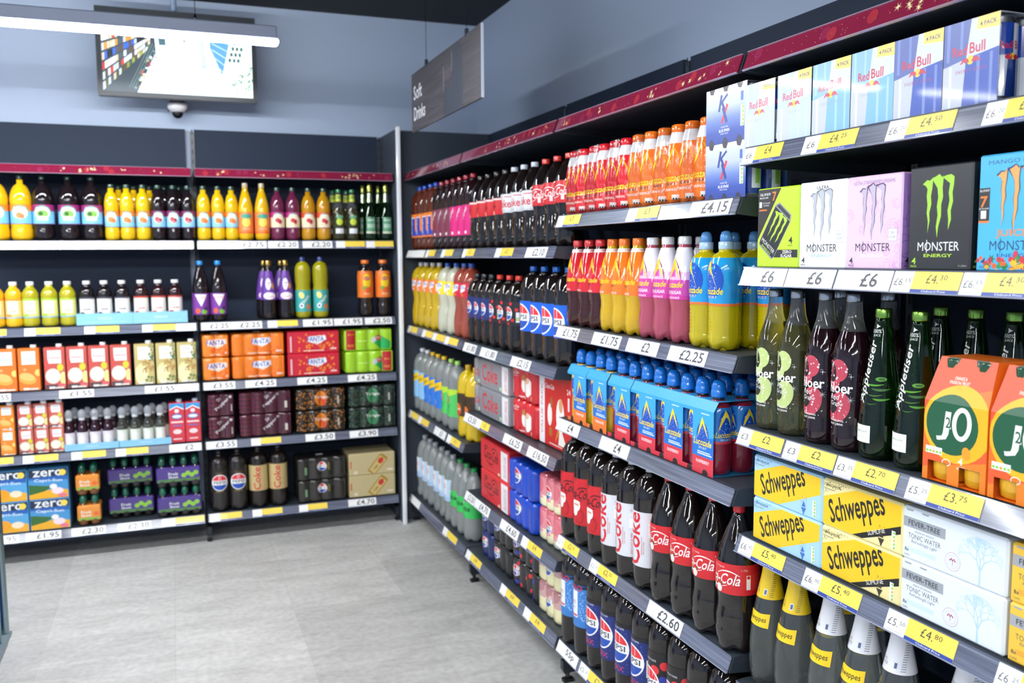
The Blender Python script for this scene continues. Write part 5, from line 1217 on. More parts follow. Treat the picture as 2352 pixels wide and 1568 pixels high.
# orange carriers
def carrier():
    t = thing('juice_bottle_carrier', 'multipack')
    pr = [(.022,0),(.028,.004),(.0295,.02),(.0295,.1),(.026,.125),(.018,.155),(.0135,.175),(.0135,.2)]
    mb = MB(); mb.lathe(pr, M('e0a822', 'liq'), 20); first = mb.build('bottle', t)
    mb = MB(); cap_mesh(mb, .0145, .19, .205, M('1f4a30', 'gloss'), 20); c = mb.build('cap', first)
    for i, p in enumerate([(-.0315, .034), (.0315, .034), (-.0315, .096), (.0315, .096)]):
        if i == 0: first.location = (*p, .001); continue
        q = first.copy(); COL.objects.link(q); q.parent = t; q.location = (*p, .001); e = c.copy(); COL.objects.link(e); e.parent = q
    w, d, h = .126, .13, .208
    mb = MB(); m = M('ee7420', 'card')
    tt = lambda v: max(0, (v-.135)/(h-.135))
    def F(u, v, o):   # front face, leaning back above the shoulder
        k = tt(v); return (u*(1-.12*k), .001+.026*k-o, v)
    # lower edge with two windows
    cells = [(-w/2, -.052), (-.052, -.012), (-.012, .012), (.012, .052), (.052, w/2)]
    for i, (u0, u1) in enumerate(cells):
        z0 = .034 if i in (1, 3) else 0
        for v0, v1 in ((z0, .135), (.135, h)):
            mb.add([F(u0, v0, 0), F(u1, v0, 0), F(u1, v1, 0), F(u0, v1, 0)], [(0, 1, 2, 3)], m)
            mb.add([(x, d-y, z) for x, y, z in (F(u0, v0, 0), F(u1, v0, 0), F(u1, v1, 0), F(u0, v1, 0))], [(3, 2, 1, 0)], m)
    for s in (-1, 1):
        q = [F(s*w/2, 0, 0), F(s*w/2, .135, 0), F(s*w/2, h, 0)]
        r = [(x, d-y, z) for x, y, z in q]
        mb.add([q[0], r[0], r[1], q[1]], [(0, 1, 2, 3) if s > 0 else (3, 2, 1, 0)], m); mb.add([q[1], r[1], r[2], q[2]], [(0, 1, 2, 3) if s > 0 else (3, 2, 1, 0)], m)
    q0, q1 = F(-w/2, h, 0), F(w/2, h, 0)
    mb.add([q0, q1, (q1[0], d-q1[1], h), (q0[0], d-q0[1], h)], [(0, 1, 2, 3)], m); mb.add([(-w/2, 0.001, 0.0005), (w/2, .001, .0005), (w/2, d, .0005), (-w/2, d, .0005)], [(0, 1, 2, 3)], m)
    a = Art(); a.poly([(-w/2, h), (w/2, h), (w/2, .165), (0, .15), (-w/2, .12)], 'e8552e'); a.poly([(-w/2, 0), (w/2, 0), (w/2, .05), (-w/2, .03)], 'f08424'); a.poly([(-w/2, .045), (-w/2, .02), (w/2, .05), (w/2, .07)], 'ea5f2c')
    a.ell(.004, .102, .068, .064, 'f6b81e', 30, .3); a.ell(-.006, .1, .052, .05, '1d5a3a', 32)
    a.text('J', -.022, .096, w=.024, h=.05, c='f6f7f2', bold=.05, shear=.12); a.text('2', -.013, .103, w=.012, h=.02, c='f6f7f2', bold=.03); a.text('2', -.013, .103, w=.010, h=.018, c='1d5a3a', bold=.01); a.ell(.014, .104, .019, .028, 'f6f7f2', 26, -.1); a.ell(.014, .104, .0105, .020, '1d5a3a', 24, -.1)
    a.text('ORANGE &', -.004, .176, w=.026, h=.0055, c='fbe9da', bold=.02); a.text('PASSION FRUIT', -.004, .169, w=.042, h=.0055, c='fbe9da', bold=.02); a.text('STILL', -.004, .162, w=.014, h=.0045, c='f6b81e', bold=.02)
    bars(a, -.057, .046, .034, .012); a.text('4', .014, .043, w=.009, h=.012, c='fbf0e2', bold=.04); a.text('x275ml', .02, .032, w=.026, h=.0055, c='fbf0e2', bold=.02); a.ell(.025, .058, .0085, .011, 'f2a02a', 14, .3); a.ell(-.014, .036, .009, .006, 'fbf0e2', 14); a.ell(-.014, .036, .0075, .0045, 'ee7a24', 14)
    for x in (-.031, .031): a.poly([(x-.014, h), (x+.014, h), (x+.009, h-.011), (x-.010, h-.011)], '1c3a2a'); a.rect(x-.009, h-.007, x+.009, h-.0045, '8aa898')
    # keep the two windows open
    for s, cl in ((0, (-w/2, .034, w/2, .135)), (0, (-w/2, .135, w/2, h)), (0, (-w/2, 0, -.052, .034)), (0, (-.012, 0, .012, .034)), (0, (.052, 0, w/2, .034))): a.emit(mb, F, 'card', clip=cl)
    mb.build('carrier', t)
    return t
jc = carrier()
row_r(jc, [-.576, -.706], 1.062, .022, 'x', 'orange juice bottle carriers with green oval')
# mixer cartons
def schwe(base, spec, top1, slim, w=.212):
    h = .094
    a = Art(); a.dots(-w/2, .045, w*.1, h, 420, .0009, spec, 3, lambda x, y: y > .064+(x+w/2)*.33 and random.random() < .9)
    a.poly([(-w/2, 0), (-w*.14, 0), (w/2, .058 if not slim else .05), (w/2, h), (w*.0, h), (-w/2, .056)], 'f4c71e')
    if slim: a.poly([(-w*.14, .0), (-w*.02, 0), (w/2, .040), (w/2, .055)], '1c1b1a'); a.text('SLIMLINE', w*.2, .0262, w=.045, h=.008, c='f4f2ea', rot=.375, bold=.03)
    a.text('Schweppes', -w*.05, .052, w=.15, h=.060, c='26241c', rot=.37, shear=.1, bold=.016)
    a.text(top1, -w*.36, h-.011, w=.045, h=.005, c='3a4a5a' if not slim else '4a4430'); a.rect(-w*.46, h-.020, -w*.33, h-.0185, '8a8f8a')
    cx = w*.26; a.poly([(cx-.008, .018), (cx+.008, .018), (cx+.002, .008), (cx+.001, .003), (cx-.001, .003), (cx-.002, .008)], spec); a.poly([(cx-.006, .02), (cx+.006, .02), (cx, .032)], spec); a.dots(cx-.008, .02, cx+.008, .042, 26, .0008, spec, 5)
    uprightbars(a, w*.38, .006, .009, .034)
    return box_thing('mixer_can_carton', w, .13, .094, base, a, Art().rect(0, 0, .13, .02, base), sidebase=base, bev=.004)
sl = schwe('a9d3f2', '3f72c0', 'LEMONADE', False, .222); st = schwe('efe0a0', '3a3424', 'TONIC WATER', True, .208)
stack_r(sl, -.156, .816, .022, .0945, 'pale blue lemonade mixer cartons')
stack_r(st, -.372, .816, .022, .0945, 'cream and yellow slimline tonic cartons')
def fever(base, acc, gry, w=.212, h=.094):
    a = Art(); a.rect(-w/2, .058, -.012, .076, gry); a.text('FEVER-TREE', -w*.27, .067, w=.068, h=.009, c='33343a', bold=.012); a.text('TONIC WATER', -w*.265, .044, w=.07, h=.009, c='4a4c55'); a.text('PREMIUM INDIAN', -w*.265, .053, w=.04, h=.0035, c='5a5c64'); a.text('Refreshingly Light', -w*.265, .034, w=.055, h=.007, c='4a5a6a', shear=.3); a.rect(-w*.43, .015, -w*.14, .024, 'cfe2f2' if base == 'e2eaf2' else 'e6a83a')
    a.text('8x', -w*.44, .018, w=.009, h=.0065, c='3a3c44', bold=.02); a.text('CANS', -w*.44, .0085, w=.012, h=.0035, c='3a3c44')
    cx = w*.02; a.ell(cx, .026, .0155, .0155, 'b86a8c', 22); a.ell(cx, .026, .0149, .0149, base, 22); a.ell(cx, .026, .011, .011, 'cfa0b4', 20); a.ell(cx, .026, .0105, .0105, base, 20)
    for k in range(5): a.ell(cx-.005+.0025*k, .028+.002*(k % 2), .0014, .0018, 'a8326a', 8)
    a.stroke([(cx, .019), (cx, .03)], .0008, 'a8326a')
    rn = random.Random(3)
    def br(x, y, an, L, wd, n):
        x2, y2 = x+math.cos(an)*L, y+math.sin(an)*L; a.stroke([(x, y), (x2, y2)], (wd, wd*.7), acc)
        if n:
            for s in (-1, 0, 1):
                if s or rn.random() < .6: br(x2, y2, an+s*rn.uniform(.35, .7), L*.74, wd*.66, n-1)
    br(w*.27, .003, PI/2, .024, .0042, 6)
    for x in (-w*.42, -w*.26): a.poly([(x-.012, h), (x+.012, h), (x+.006, h-.007), (x-.006, h-.007)], '9aa4ae')
    sa = Art(); sa.rect(.0, 0, .13, h, 'c6d2de' if base == 'e2eaf2' else 'e0a630')
    return box_thing('tonic_can_carton', w, .13, h, base, a, sa, bev=.004)
fl = fever('e2eaf2', 'b4d4ec', '9ea4ac'); fy = fever('f0c040', 'e0a42a', 'a3a6aa')
stack_r(fl, -.580, .816, .022, .0945, 'white tonic water cartons with a pale blue tree')
stack_r(fy, -.797, .816, .022, .0945, 'yellow tonic water cartons')
# tonic bottles below
tp = [(.028,0),(.038,.004),(.0425,.018),(.0440,.05),(.0440,.095),(.0410,.14),(.0350,.18),(.0270,.22),(.0205,.25),(.0175,.27),(.0150,.285),(.0138,.292),(.0138,.31)]
def tonic(nc, tx):
    a = Art(); a.poly([(-.036, .006), (-.036, .030), (-.015, .037), (.012, .034), (.034, .036), (.034, .004)], 'f4cf1c'); a.text('Schweppes', -.002, .020, w=.058, h=.0155, c='26241c', shear=.1, bold=.01)
    n_ = Art(); n_.text('TONIC', -.012, .022, w=.016, h=.0055, c='6a6a60' if nc != 'e8e8ec' else '8a8a94'); n_.text('WATER', -.010, .014, w=.016, h=.0055, c='8a8040' if nc != 'e8e8ec' else '8a8a94')
    n_.rect(.010, .008, .018, .022, 'dfe3ea'); n_.rect(.0115, .010, .0165, .020, '5a6a8a')
    for k in range(18): n_.rect(.024, .006+.0042*k, .033, .0070+.0042*k, '5a5534' if nc != 'e8e8ec' else '5c5c66')
    return bottle('tonic_bottle', tp, M('dfe8e6', 'glass'), .32, (.0150, .302, .32, 'e6c22a' if nc != 'e8e8ec' else 'c9ccd2'), [(.138, .178, None, a, 'card'), (.205, .285, nc, n_, 'gloss')], lobe=lobed(5, .1, .03))
ty = tonic('ecc81e', 'y'); tw = tonic('e8e8ec', 'w')
Z5 = .47
row_r(ty, [-.045, -.135], Z5, .075, 'x', 'tonic bottles with yellow neck wraps below the mixer cartons')
row_r(tw, [-.245, -.337, -.429], Z5, .075, 'x', 'tonic bottles with white neck wraps below the mixer cartons')
row_r(tw, [-.55], Z5, .11, 'white-necked tonic bottle standing furthest from the corner', 'x')
row_r(ty, [-.17, -.26], Z5, .175, 'x', 'yellow-necked tonic bottles in the second rank')

# ================================================================= back wall, top shelf
def squash(r, h, liq, top, blue, fruit, capc='24443a', big=False, creamy=False):
    pr = [(r*.6,0),(r*.9,.004),(r,.018),(r,.045),(r*.94,.062),(r*.97,.07),(r*.97,h*.56),(r,h*.6)] + dome(r, .0135, h*.60, h*.87, 2.0, 1.55, 10) + [(.0135, h-.018)]
    L = h*.30
    a = Art(); a.rect(-.3, L*.66, .3, L, top)
    a.ell(0, L*.62, r*.85, L*.34, '5f9f84', 22); a.ell(0, L*.58, r*.76, L*.31, 'dff0e4' if not creamy else 'f4e6c8', 22); a.text('Robinsons', 0, L*.84, w=r*1.1, h=.007, c='eef6f0', bold=.03)
    if fruit == 'berry': a.ell(-.006, L*.5, .011, .012, 'd2454f'); a.ell(.007, L*.44, .009, .010, '8a2a4a'); a.ell(.0, L*.36, .008, .008, 'e8737a')
    elif fruit == 'orange': a.ell(-.003, L*.45, .014, .014, 'f08a4a'); a.ell(.008, L*.4, .010, .011, 'ee7a3a')
    elif fruit == 'green': a.ell(0, L*.52, r*.5, L*.2, '7fbf4a'); a.ell(-.006, L*.54, .010, .010, '2f5a2a'); a.rect(-r*.5, L*.2, r*.5, L*.4, 'f1f3e4'); a.text('NO ADDED', 0, L*.3, w=r*.8, h=.006, c='7a8a6a')
    elif fruit == 'red': a.ell(-.004, L*.48, .012, .012, 'c8323c'); a.ell(.009, L*.4, .009, .012, 'b02a34'); a.dots(-.02, .01, .02, L*.3, 8, .0015, 'c8323c', 3)
    a.rect(-.3, .0, .3, .003, '7a4a8a')
    return bottle('squash_bottle', pr, M(liq, 'liq'), h, (.0145, h-.018, h, capc), [(.062 if not big else .075, (.062 if not big else .075)+L, blue, a)], seg=24)
OB = squash(.047, .30, 'e8b414', 'f08a2a', '7fc4ec', 'orange', big=True); BB = squash(.047, .30, '1c1418', 'a02a78', '7fc4ec', 'green', big=True)
OS = squash(.0325, .266, 'e4b814', 'f08a2a', '8fccee', 'orange'); BS = squash(.0325, .266, '1c1418', '8a2a6a', '8fccee', 'berry')
PS = squash(.036, .266, '6a2444', 'b82a80', 'f2e0bc', 'red', creamy=True); AS = squash(.036, .266, 'c08a14', 'e0502a', 'f2e0bc', 'red', creamy=True)
tall = [(.022,0),(.032,.004),(.0365,.018),(.0365,.155),(.033,.18),(.026,.21),(.019,.235),(.0135,.25),(.0135,.262)]
a = Art(); a.ell(0, .055, .021, .024, 'f6d25a'); a.ell(0, .085, .03, .012, '4f9a86'); a.text('Squash', 0, .022, w=.036, h=.01, c='fbe6da'); a.rect(-.2, 0, .2, .006, 'e8502a')
TO = bottle('squash_bottle', tall, M('e0b012', 'liq'), .285, (.0145, .262, .285, 'b6a98a'), [(.035, .14, 'f0823a', a)], seg=24)
a = Art(); a.ell(0, .06, .017, .018, 'c4d83a'); a.rect(-.022, .0, .022, .026, 'e2e6ee'); a.ell(0, .085, .02, .01, '6aa07a')
gw = [(.024,0),(.031,.004),(.033,.015),(.033,.14),(.03,.165),(.02,.19),(.0135,.205),(.0125,.25)]
CG = bottle('cordial_bottle', gw, M('b8b878', 'glass'), .262, (.0138, .246, .262, '1f7a4a'), [(.035, .14, None, a, 'card'), (.2, .235, 'c4cc3a', Art().rect(-.01, .005, .01, .03, '7aa03a'), 'card')], fill=.17, seg=24)
a = Art(); a.rect(-.026, .0, .026, .012, 'cfd8b8'); a.rect(-.024, .014, .024, .085, '5c9a78'); a.rect(-.02, .03, .02, .05, 'a8c8b0'); a.rect(-.018, .065, .018, .075, 'a8c8b0')
DG = bottle('sparkling_cordial_bottle', [(.027,0),(.034,.004),(.036,.015),(.036,.10),(.034,.13),(.026,.17),(.019,.2),(.0145,.225),(.013,.27)], M('1d5a24', 'glass'), .295, (.0165, .25, .295, 'a8ac5a', 'metal'), [(.035, .13, None, a, 'card'), (.2, .245, 'b8c8a8', None, 'metal')], fill=.19, neck=M('2a6a34', 'thin'), seg=24)
ZT = 1.525; YB = 2.988
row_b(OB, [-1.9, -1.803], ZT, YB+.07, 'x', 'large orange squash bottles on the upper shelf')
row_b(BB, [-1.711, -1.603, -1.504], ZT, YB+.07, 'x', 'large dark squash bottles with pale blue labels')
row_b(OS, [-1.418, -1.35, -1.279], ZT, YB+.058, 'x', 'small orange squash bottles beside the dark ones')
row_b(OS, [v+.03 for v in [-1.418, -1.35, -1.279]], ZT, YB+.14, 'x', 'small orange squash bottles in the second rank')
row_b(BS, [-1.21, -1.142, -1.074], ZT, YB+.058, 'x', 'small dark squash bottles with red berry labels')
row_b(BS, [v+.03 for v in [-1.21, -1.142]], ZT, YB+.14, 'x', 'small dark squash bottles in the second rank')
row_b(OS, [-1.001, -0.933, -0.868], ZT, YB+.058, 'x', 'small orange squash bottles just past the shelf joint')
row_b(TO, [-0.801, -0.721], ZT, YB+.058, 'x', 'tall pointed orange squash bottles with tan caps')
row_b(PS, [-0.645, -0.569], ZT, YB+.058, 'x', 'purple squash bottles with cream labels')
row_b(AS, [-0.49, -0.412], ZT, YB+.058, 'x', 'amber squash bottles with cream and red labels')
row_b(CG, [-0.335, -0.264], ZT, YB+.055, 'x', 'slim clear cordial bottles with yellow-green labels')
row_b(CG, [v+.004 for v in [-0.356, -0.285]], ZT, YB+.13, 'x', 'slim clear cordial bottles in the second rank')
row_b(DG, [-0.17, -0.083], ZT, YB+.06, 'x', 'dark green cordial bottles by the corner')
row_b(DG, [v+.004 for v in [-0.193, -0.109]], ZT, YB+.14, 'x', 'dark green cordial bottles in the second rank')
# second shelf
def juice(liq, bl, acc, capc='e8e8ea', h=.21, r=.036):
    pr = [(r*.7,0),(r*.95,.004),(r,.015),(r,.03),(r*.96,.036),(r*.96,h*.62),(r,h*.66),(r*.98,h*.74),(r*.75,h*.82),(r*.5,h*.87),(.0155,h*.9),(.0155,h-.015)]
    a = Art(); a.rect(-.024, .02, .024, .078, 'f4f6f4'); a.rect(-.016, .03, .016, .035, acc); a.ell(-.02, .01, .014, .010, acc); a.rect(-.3, .0, .3, .006, '8fb8d4'); a.rect(-.3, .082, .3, .09, acc)
    return bottle('juice_bottle', pr, M(liq, 'liq') if isinstance(liq, str) else liq, h, (.0175, h-.017, h, capc), [(h*.2, h*.2+.09, bl, a)], seg=24)
J1 = juice('e8b41a', 'eecf7a', 'f09a3a'); J2 = juice('b0a820', 'dfe08a', 'a8cc3a'); J3 = juice('1a1418', 'f2f2ee', '4a4a5a', r=.034); J4 = juice('2c1418', 'f3eee6', 'c8483a', r=.034)
ZB = 1.124
row_b(J1, [-1.927, -1.854], ZB, YB+.05, 'x', 'white-capped bottles of yellow juice')
row_b(J2, [-1.784, -1.705, -1.627], ZB, YB+.05, 'x', 'white-capped bottles of lime-coloured juice')
row_b(J3, [-1.545, -1.469, -1.39], ZB, YB+.055, 'x', 'white-capped dark juice bottles in the blue tray')
row_b(J4, [-1.306, -1.227, -1.15], ZB, YB+.055, 'x', 'white-capped dark red juice bottles in the blue tray')
def tray(w, d, h, tx, n):
    t = thing('cardboard_tray', 'tray'); mb = MB(); m = M('8cc8e8', 'card')
    mb.box((-w/2, 0, 0), (w/2, .0015, h), m); mb.box((-w/2, d, 0), (w/2, d+.0015, h), m); mb.box((-w/2, .0015, 0), (-w/2+.0015, d, h), m); mb.box((w/2-.0015, .0015, 0), (w/2, d, h), m)
    a = Art(); a.text(tx, 0, h*.55, w=w*.25, h=h*.2, c='dff0fa', bold=.01); a.rect(-w*.4, h*.22, w*.4, h*.26, 'b4dcf2'); a.emit(mb, flat((0, 0, 0), (1, 0, 0), (0, 0, 1), (0, -1, 0)), 'card'); mb.build('tray_body', t); return t
t1 = tray(.247, .09, .055, 'TESCO', 0)
place(t1, (-1.468, YB+.013, ZB+.0), 0, 'pale blue cardboard tray holding the three blackest juice bottles', 'pale blue trays')
place(t1, (-1.22, YB+.013, ZB+.0), 0, 'pale blue cardboard tray holding the dark red juice bottles', 'pale blue trays')
a = Art(); a.poly([(-.03, .1), (.03, .1), (.024, .085), (0, .04), (-.024, .085)], 'f4f2f4'); a.text('VIMTO', 0, .082, w=.05, h=.014, c='d03a4a', bold=.03); a.ell(-.018, .018, .013, .013, 'e8623a'); a.ell(.014, .014, .014, .012, '7ab83a'); a.ell(.022, .03, .010, .010, '3a2a5a')
V = bottle('vimto_bottle' if False else 'cordial_bottle', straight(.040, .3, .16, p=1.3, q=1.2), M('1a1216', 'liq'), .3, (.0150, .28, .3, '2a8ad8'), [(.035, .14, '7a3a9a', a)], seg=24)
row_b(V, [-1.03, -0.946], ZB, YB+.055, 'x', 'dark cordial bottles with blue caps and purple labels')
a = Art(); a.ell(0, .02, .032, .018, 'f2ecee'); a.text('Ribena', 0, .018, w=.05, h=.014, c='d8848e'); a.ell(-.004, .08, .014, .03, 'e9e2ee'); a.ell(.018, .07, .008, .016, 'c88a4a'); a.dots(-.03, .04, .03, .12, 20, .003, '2a1c3a', 2)
RB = bottle('cordial_bottle', [(.026,0),(.036,.004),(.040,.02),(.040,.06),(.038,.085),(.040,.1),(.036,.15),(.028,.2),(.019,.24),(.0150,.26),(.0150,.275)], M('1a1216', 'liq'), .3, (.0165, .272, .3, 'b99a5a', 'metal'), [(.1, .245, '6a3a9c', a)], seg=24)
row_b(RB, [-0.701, -0.616], ZB, YB+.055, 'x', 'dark cordial bottles with gold caps and violet labels')
row_b(RB, [v+.012 for v in [-0.729, -0.643]], ZB, YB+.14, 'x', 'gold-capped cordial bottles in the second rank')
a = Art(); a.ell(-.014, .085, .014, .018, 'f2de8a', 16, .4); a.text('Oasis', .004, .06, w=.06, h=.016, c='f4f6f6', rot=.9, bold=.04); a.ell(-.014, .03, .012, .013, 'f4f6f6'); a.ell(-.014, .03, .006, .006, '2a4a7a'); a.ell(.022, .025, .012, .014, 'e0784a')
OA = bottle('fruit_drink_bottle', straight(.040, .315, .245, waist=(.165, .17, .037)), M('a09a12', 'liq'), .315, (.0165, .293, .315, '1f2f6a'), [(.035, .145, '3fa8a4', a)], seg=24, lobe=lobed(6, .05, .02))
row_b(OA, [-0.528, -0.438], ZB, YB+.058, 'x', 'yellow fruit drink bottles with turquoise labels')
a = Art(); a.ell(0, .085, .022, .04, 'f2d01a'); a.ell(0, .1, .019, .010, 'c8443a'); a.text('Lipton', 0, .1, w=.03, h=.008, c='f6e9da', bold=.02); a.ell(-.01, .05, .014, .01, '6aa83a'); a.ell(.008, .04, .018, .016, 'e8622a'); a.text('PEACH', 0, .02, w=.03, h=.008, c='f8e6d6', bold=.02)
LP = bottle('iced_tea_bottle', straight(.041, .297, .2, rn=.019, waist=(.075, .08, .037)), M('1c1210', 'liq'), .297, (.0215, .278, .297, 'ee7a2a'), [(.1, .24, 'ee7c28', a)], seg=24, lobe=lobed(6, .05, .02))
row_b(LP, [-0.202, -0.106], ZB, YB+.058, 'x', 'dark iced tea bottles with orange caps')
# third shelf cartons
def juicebox(base, kind, w=.09, h=.2, d=.07, tint=None):
    a = Art(); a.rect(-w*.32, h*.62, w*.32, h*.93, 'f4f4f4'); a.rect(-w*.28, h*.74, w*.28, h*.76, {'orange': '8ac0e4', 'apple': 'd2545c', 'pine': 'f0c49a'}[kind]); a.rect(-w*.2, h*.84, w*.2, h*.855, '9a9aa2')
    if kind == 'orange': a.ell(-w*.1, h*.28, w*.42, h*.12, 'f6a84a', 20, -.3); a.ell(-w*.1, h*.33, w*.36, h*.09, 'f8c070', 20, -.3); a.ell(w*.42, h*.42, w*.16, h*.08, 'f6d070'); a.ell(-w*.2, h*.5, w*.08, h*.03, 'f8b080')
    if kind == 'apple': a.rect(-w/2, 0, w/2, h*.12, '5a4448'); a.ell(-w*.1, h*.32, w*.36, h*.18, 'ece0cc'); a.ell(-w*.1, h*.32, w*.3, h*.15, 'f4ecdc'); a.ell(w*.26, h*.52, w*.15, h*.09, 'd4cc3a'); a.ell(w*.38, h*.26, w*.16, h*.16, 'dcd690'); a.ell(w*.3, h*.09, w*.2, h*.05, 'd8646c'); a.ell(-w*.42, h*.6, w*.14, h*.16, 'd0524a'); a.ell(-w*.12, h*.33, w*.02, h*.012, '6a4a30', 8)
    if kind == 'pine': a.ell(-w*.16, h*.26, w*.34, h*.26, 'e6dfa0'); a.ell(-w*.2, h*.24, w*.26, h*.2, 'ece6b4'); a.dots(-w*.1, h*.3, w*.5, h*.62, 60, .0035, 'a8763a', 3); a.dots(.0, .0, w*.5, h*.2, 40, .004, '3f6a3a', 4); a.dots(w*.25, h*.6, w*.5, h, 30, .004, '4a7a4a', 6)
    a.rect(-w*.3, h*.02, -w*.02, h*.07, 'eceaea'); a.rect(.0, h*.02, w*.4, h*.06, 'dcdccc')
    def ex(t):
        mb = MB(); mb.lathe([(.013, h-.001), (.014, h+.003), (.014, h+.014), (.012, h+.016)], M('e6e8ea', 'gloss'), 18)
        o = mb.build('cap', t); o.location = (w*.22, d*.3, 0)
    return box_thing('juice_carton', w, d, h, base, a, extra=ex, bev=.003, cat='carton', sidebase='3f4a38' if kind == 'pine' else None)
ZC = .824
jo = juicebox('ee7a2a', 'orange'); ja = juicebox('c8584e', 'apple'); jp = juicebox('c9b878', 'pine')
row_b(jo, [-1.803, -1.9, -1.998], ZC, YB+.02, 'x', 'orange juice cartons with white labels')
row_b(ja, [-1.695, -1.60, -1.506, -1.41], ZC, YB+.02, 'x', 'apple juice cartons with cut apple pictures')
row_b(jp, [-1.303, -1.205, -1.108], ZC, YB+.02, 'x', 'pineapple juice cartons')
def fan(nx, base, boxy=False, logo='2a3fa8', h=.117, tc=None):
    W = nx*.066
    a = Art(); x = .0 if nx == 2 else W*.04
    if boxy: a.dots(-W*.3, .01, W*.4, .1, 50, .006, 'ee8a2a', 3)
    else: a.dots(-W*.2, .008, W*.4, .045, 26, .006, 'f06a2a', 3)
    a.poly([(x-.042, .088), (x+.05, .092), (x+.055, .07), (x+.01, .045), (x-.038, .06)], 'f2f3f8' if nx > 2 or boxy else 'f7e2d2'); a.text('FANTA', x, .074, w=.085, h=.026, c=logo, bold=.04); a.text('ZERO' if boxy else 'ORANGE', x+.004, .052, w=.035, h=.007, c='d8784a'); a.rect(W*.33, .018, W*.44, .026, 'f2dcd2'); a.rect(-W*.2, .012, W*.2, .016, 'f6e0d0')
    if boxy:
        a.rect(-W/2, 0, -W/2+.03, h, 'c02436'); a.rect(-W/2+.012, .01, -W/2+.02, .09, 'eac0c4')
        return box_thing('fizzy_drink_carton', W, .2, h, base, a, bev=.005)
    return canpack('fizzy_can_pack', nx, 3, .033, h, base, a, round_top=.01)
F2 = fan(2, 'f0862a'); F4 = fan(4, 'ee7e22'); FR = fan(4, 'cf2038', True)
stack_b(F2, -.971, ZC, YB+.018, .1175, 'small orange can packs'); stack_b(F4, -.765, ZC, YB+.018, .1175, 'wide orange can packs with blue lettering'); stack_b(FR, -.487, ZC, YB+.018, .1175, 'red cartons with blue lettering')
a = Art(); a.poly([(.02, .05), (.075, .0), (.12, .012), (.12, .045), (.06, .085)], '2fae54'); a.ell(.055, .068, .016, .015, 'd8383a'); a.text('7UP', .055, .068, w=.024, h=.012, c='f4f4ec', bold=.03); a.ell(.028, .058, .013, .016, 'c8ccd0', 14, -.5); a.rect(-.06, .05, .0, .056, 'd0ee7a')
a2 = Art(); a2.L = list(a.L); a2.bb = list(a.bb)
a.rect(-.118, .002, -.066, .115, 'c02a2e'); a.text('BIGGER', -.092, .088, w=.034, h=.009, c='f0b43a'); a.text('PACK', -.092, .03, w=.034, h=.012, c='f0b43a', bold=.02)
G1 = canpack('lemon_soda_can_pack', 4, 3, .033, .117, 'a6d82c', a, round_top=.01)
a2.rect(.07, .002, .118, .115, 'c02a2e'); a2.text('BIG', .094, .07, w=.03, h=.009, c='f0b43a'); a2.text('PACK', .094, .03, w=.03, h=.012, c='f0b43a', bold=.02)
G2 = canpack('lemon_soda_can_pack', 4, 3, .033, .117, 'a6d82c', a2, round_top=.01)
place(G2, (-.195, YB+.018, ZC), 0, 'lower lime green can pack with red tab at its corner end', 'lime green can packs'); place(G1, (-.2, YB+.018, ZC+.1175), 0, 'upper lime green can pack with red tab at its far end', 'lime green can packs')
# fourth shelf
ZD = .524
sc1 = juicebox('c86a5a', 'apple', .062, .118, .045); sc2 = juicebox('ee8a2a', 'orange', .062, .118, .045)
for i, x in enumerate((-1.702, -1.767, -1.832)):
    for k in range(2): place(sc1, (x, YB+.02, ZD+.1185*k - (0)), 0, ('lower', 'upper')[k] + ' row, ' + ORD[i] + ' small apple juice carton from the corner', 'small apple juice cartons stacked two high')
for k in range(2): place(sc2, (-1.908, YB+.02, ZD+.1185*k), 0, ('lower', 'upper')[k] + ' small orange juice carton beside the small apple ones', 'small orange juice cartons')
def sportcap(liq, lb, acc, h=.195, r=.025):
    pr = [(r*.7,0),(r*.95,.004),(r,.014),(r*.93,.05),(r,.085),(r*.9,.11),(r*.6,.13),(.0125,.14),(.0125,.15)]
    a = Art(); a.ell(0, .025, .016, .022, 'f2f2ee'); a.ell(0, .03, .008, .008, acc)
    t = bottle('small_juice_bottle', pr, liq, h, (.0145, .142, .158, 'd8dade'), [(.025, .085, lb, a)], seg=20)
    mb = MB(); mb.lathe([(.017, .155), (.019, .165), (.018, .18), (.010, .192), (.004, .195)], M('cdd2da', 'wrap'), 18); mb.build('dome_lid', t)
    return t
s1 = sportcap(M('2a0e1e', 'liq'), 'e6e0ea', '6a3a8a'); s2 = sportcap(M('cfd6c8', 'glass'), 'e6ece0', 'b83a44')
row_b(s1, [-1.651, -1.594, -1.538, -1.481], ZD, YB+.045, 'x', 'small dark juice bottles with domed lids'); row_b(s2, [-1.418, -1.359, -1.3, -1.244], ZD, YB+.045, 'x', 'small pale juice bottles with domed lids')
row_b(s1, [v+.02 for v in [-1.651, -1.594, -1.538, -1.481]], ZD, YB+.11, 'x', 'small dark juice bottles in the second rank'); row_b(s2, [v+.02 for v in [-1.418, -1.359, -1.3, -1.244]], ZD, YB+.11, 'x', 'small pale juice bottles in the second rank')
t2 = tray(.236, .062, .032, 'TESCO', 0)
place(t2, (-1.553, YB+.012, ZD), 0, 'low pale blue tray holding small dark juice bottles', 'low pale blue trays'); place(t2, (-1.314, YB+.012, ZD), 0, 'low pale blue tray holding small pale juice bottles', 'low pale blue trays')
w, h = .073, .2
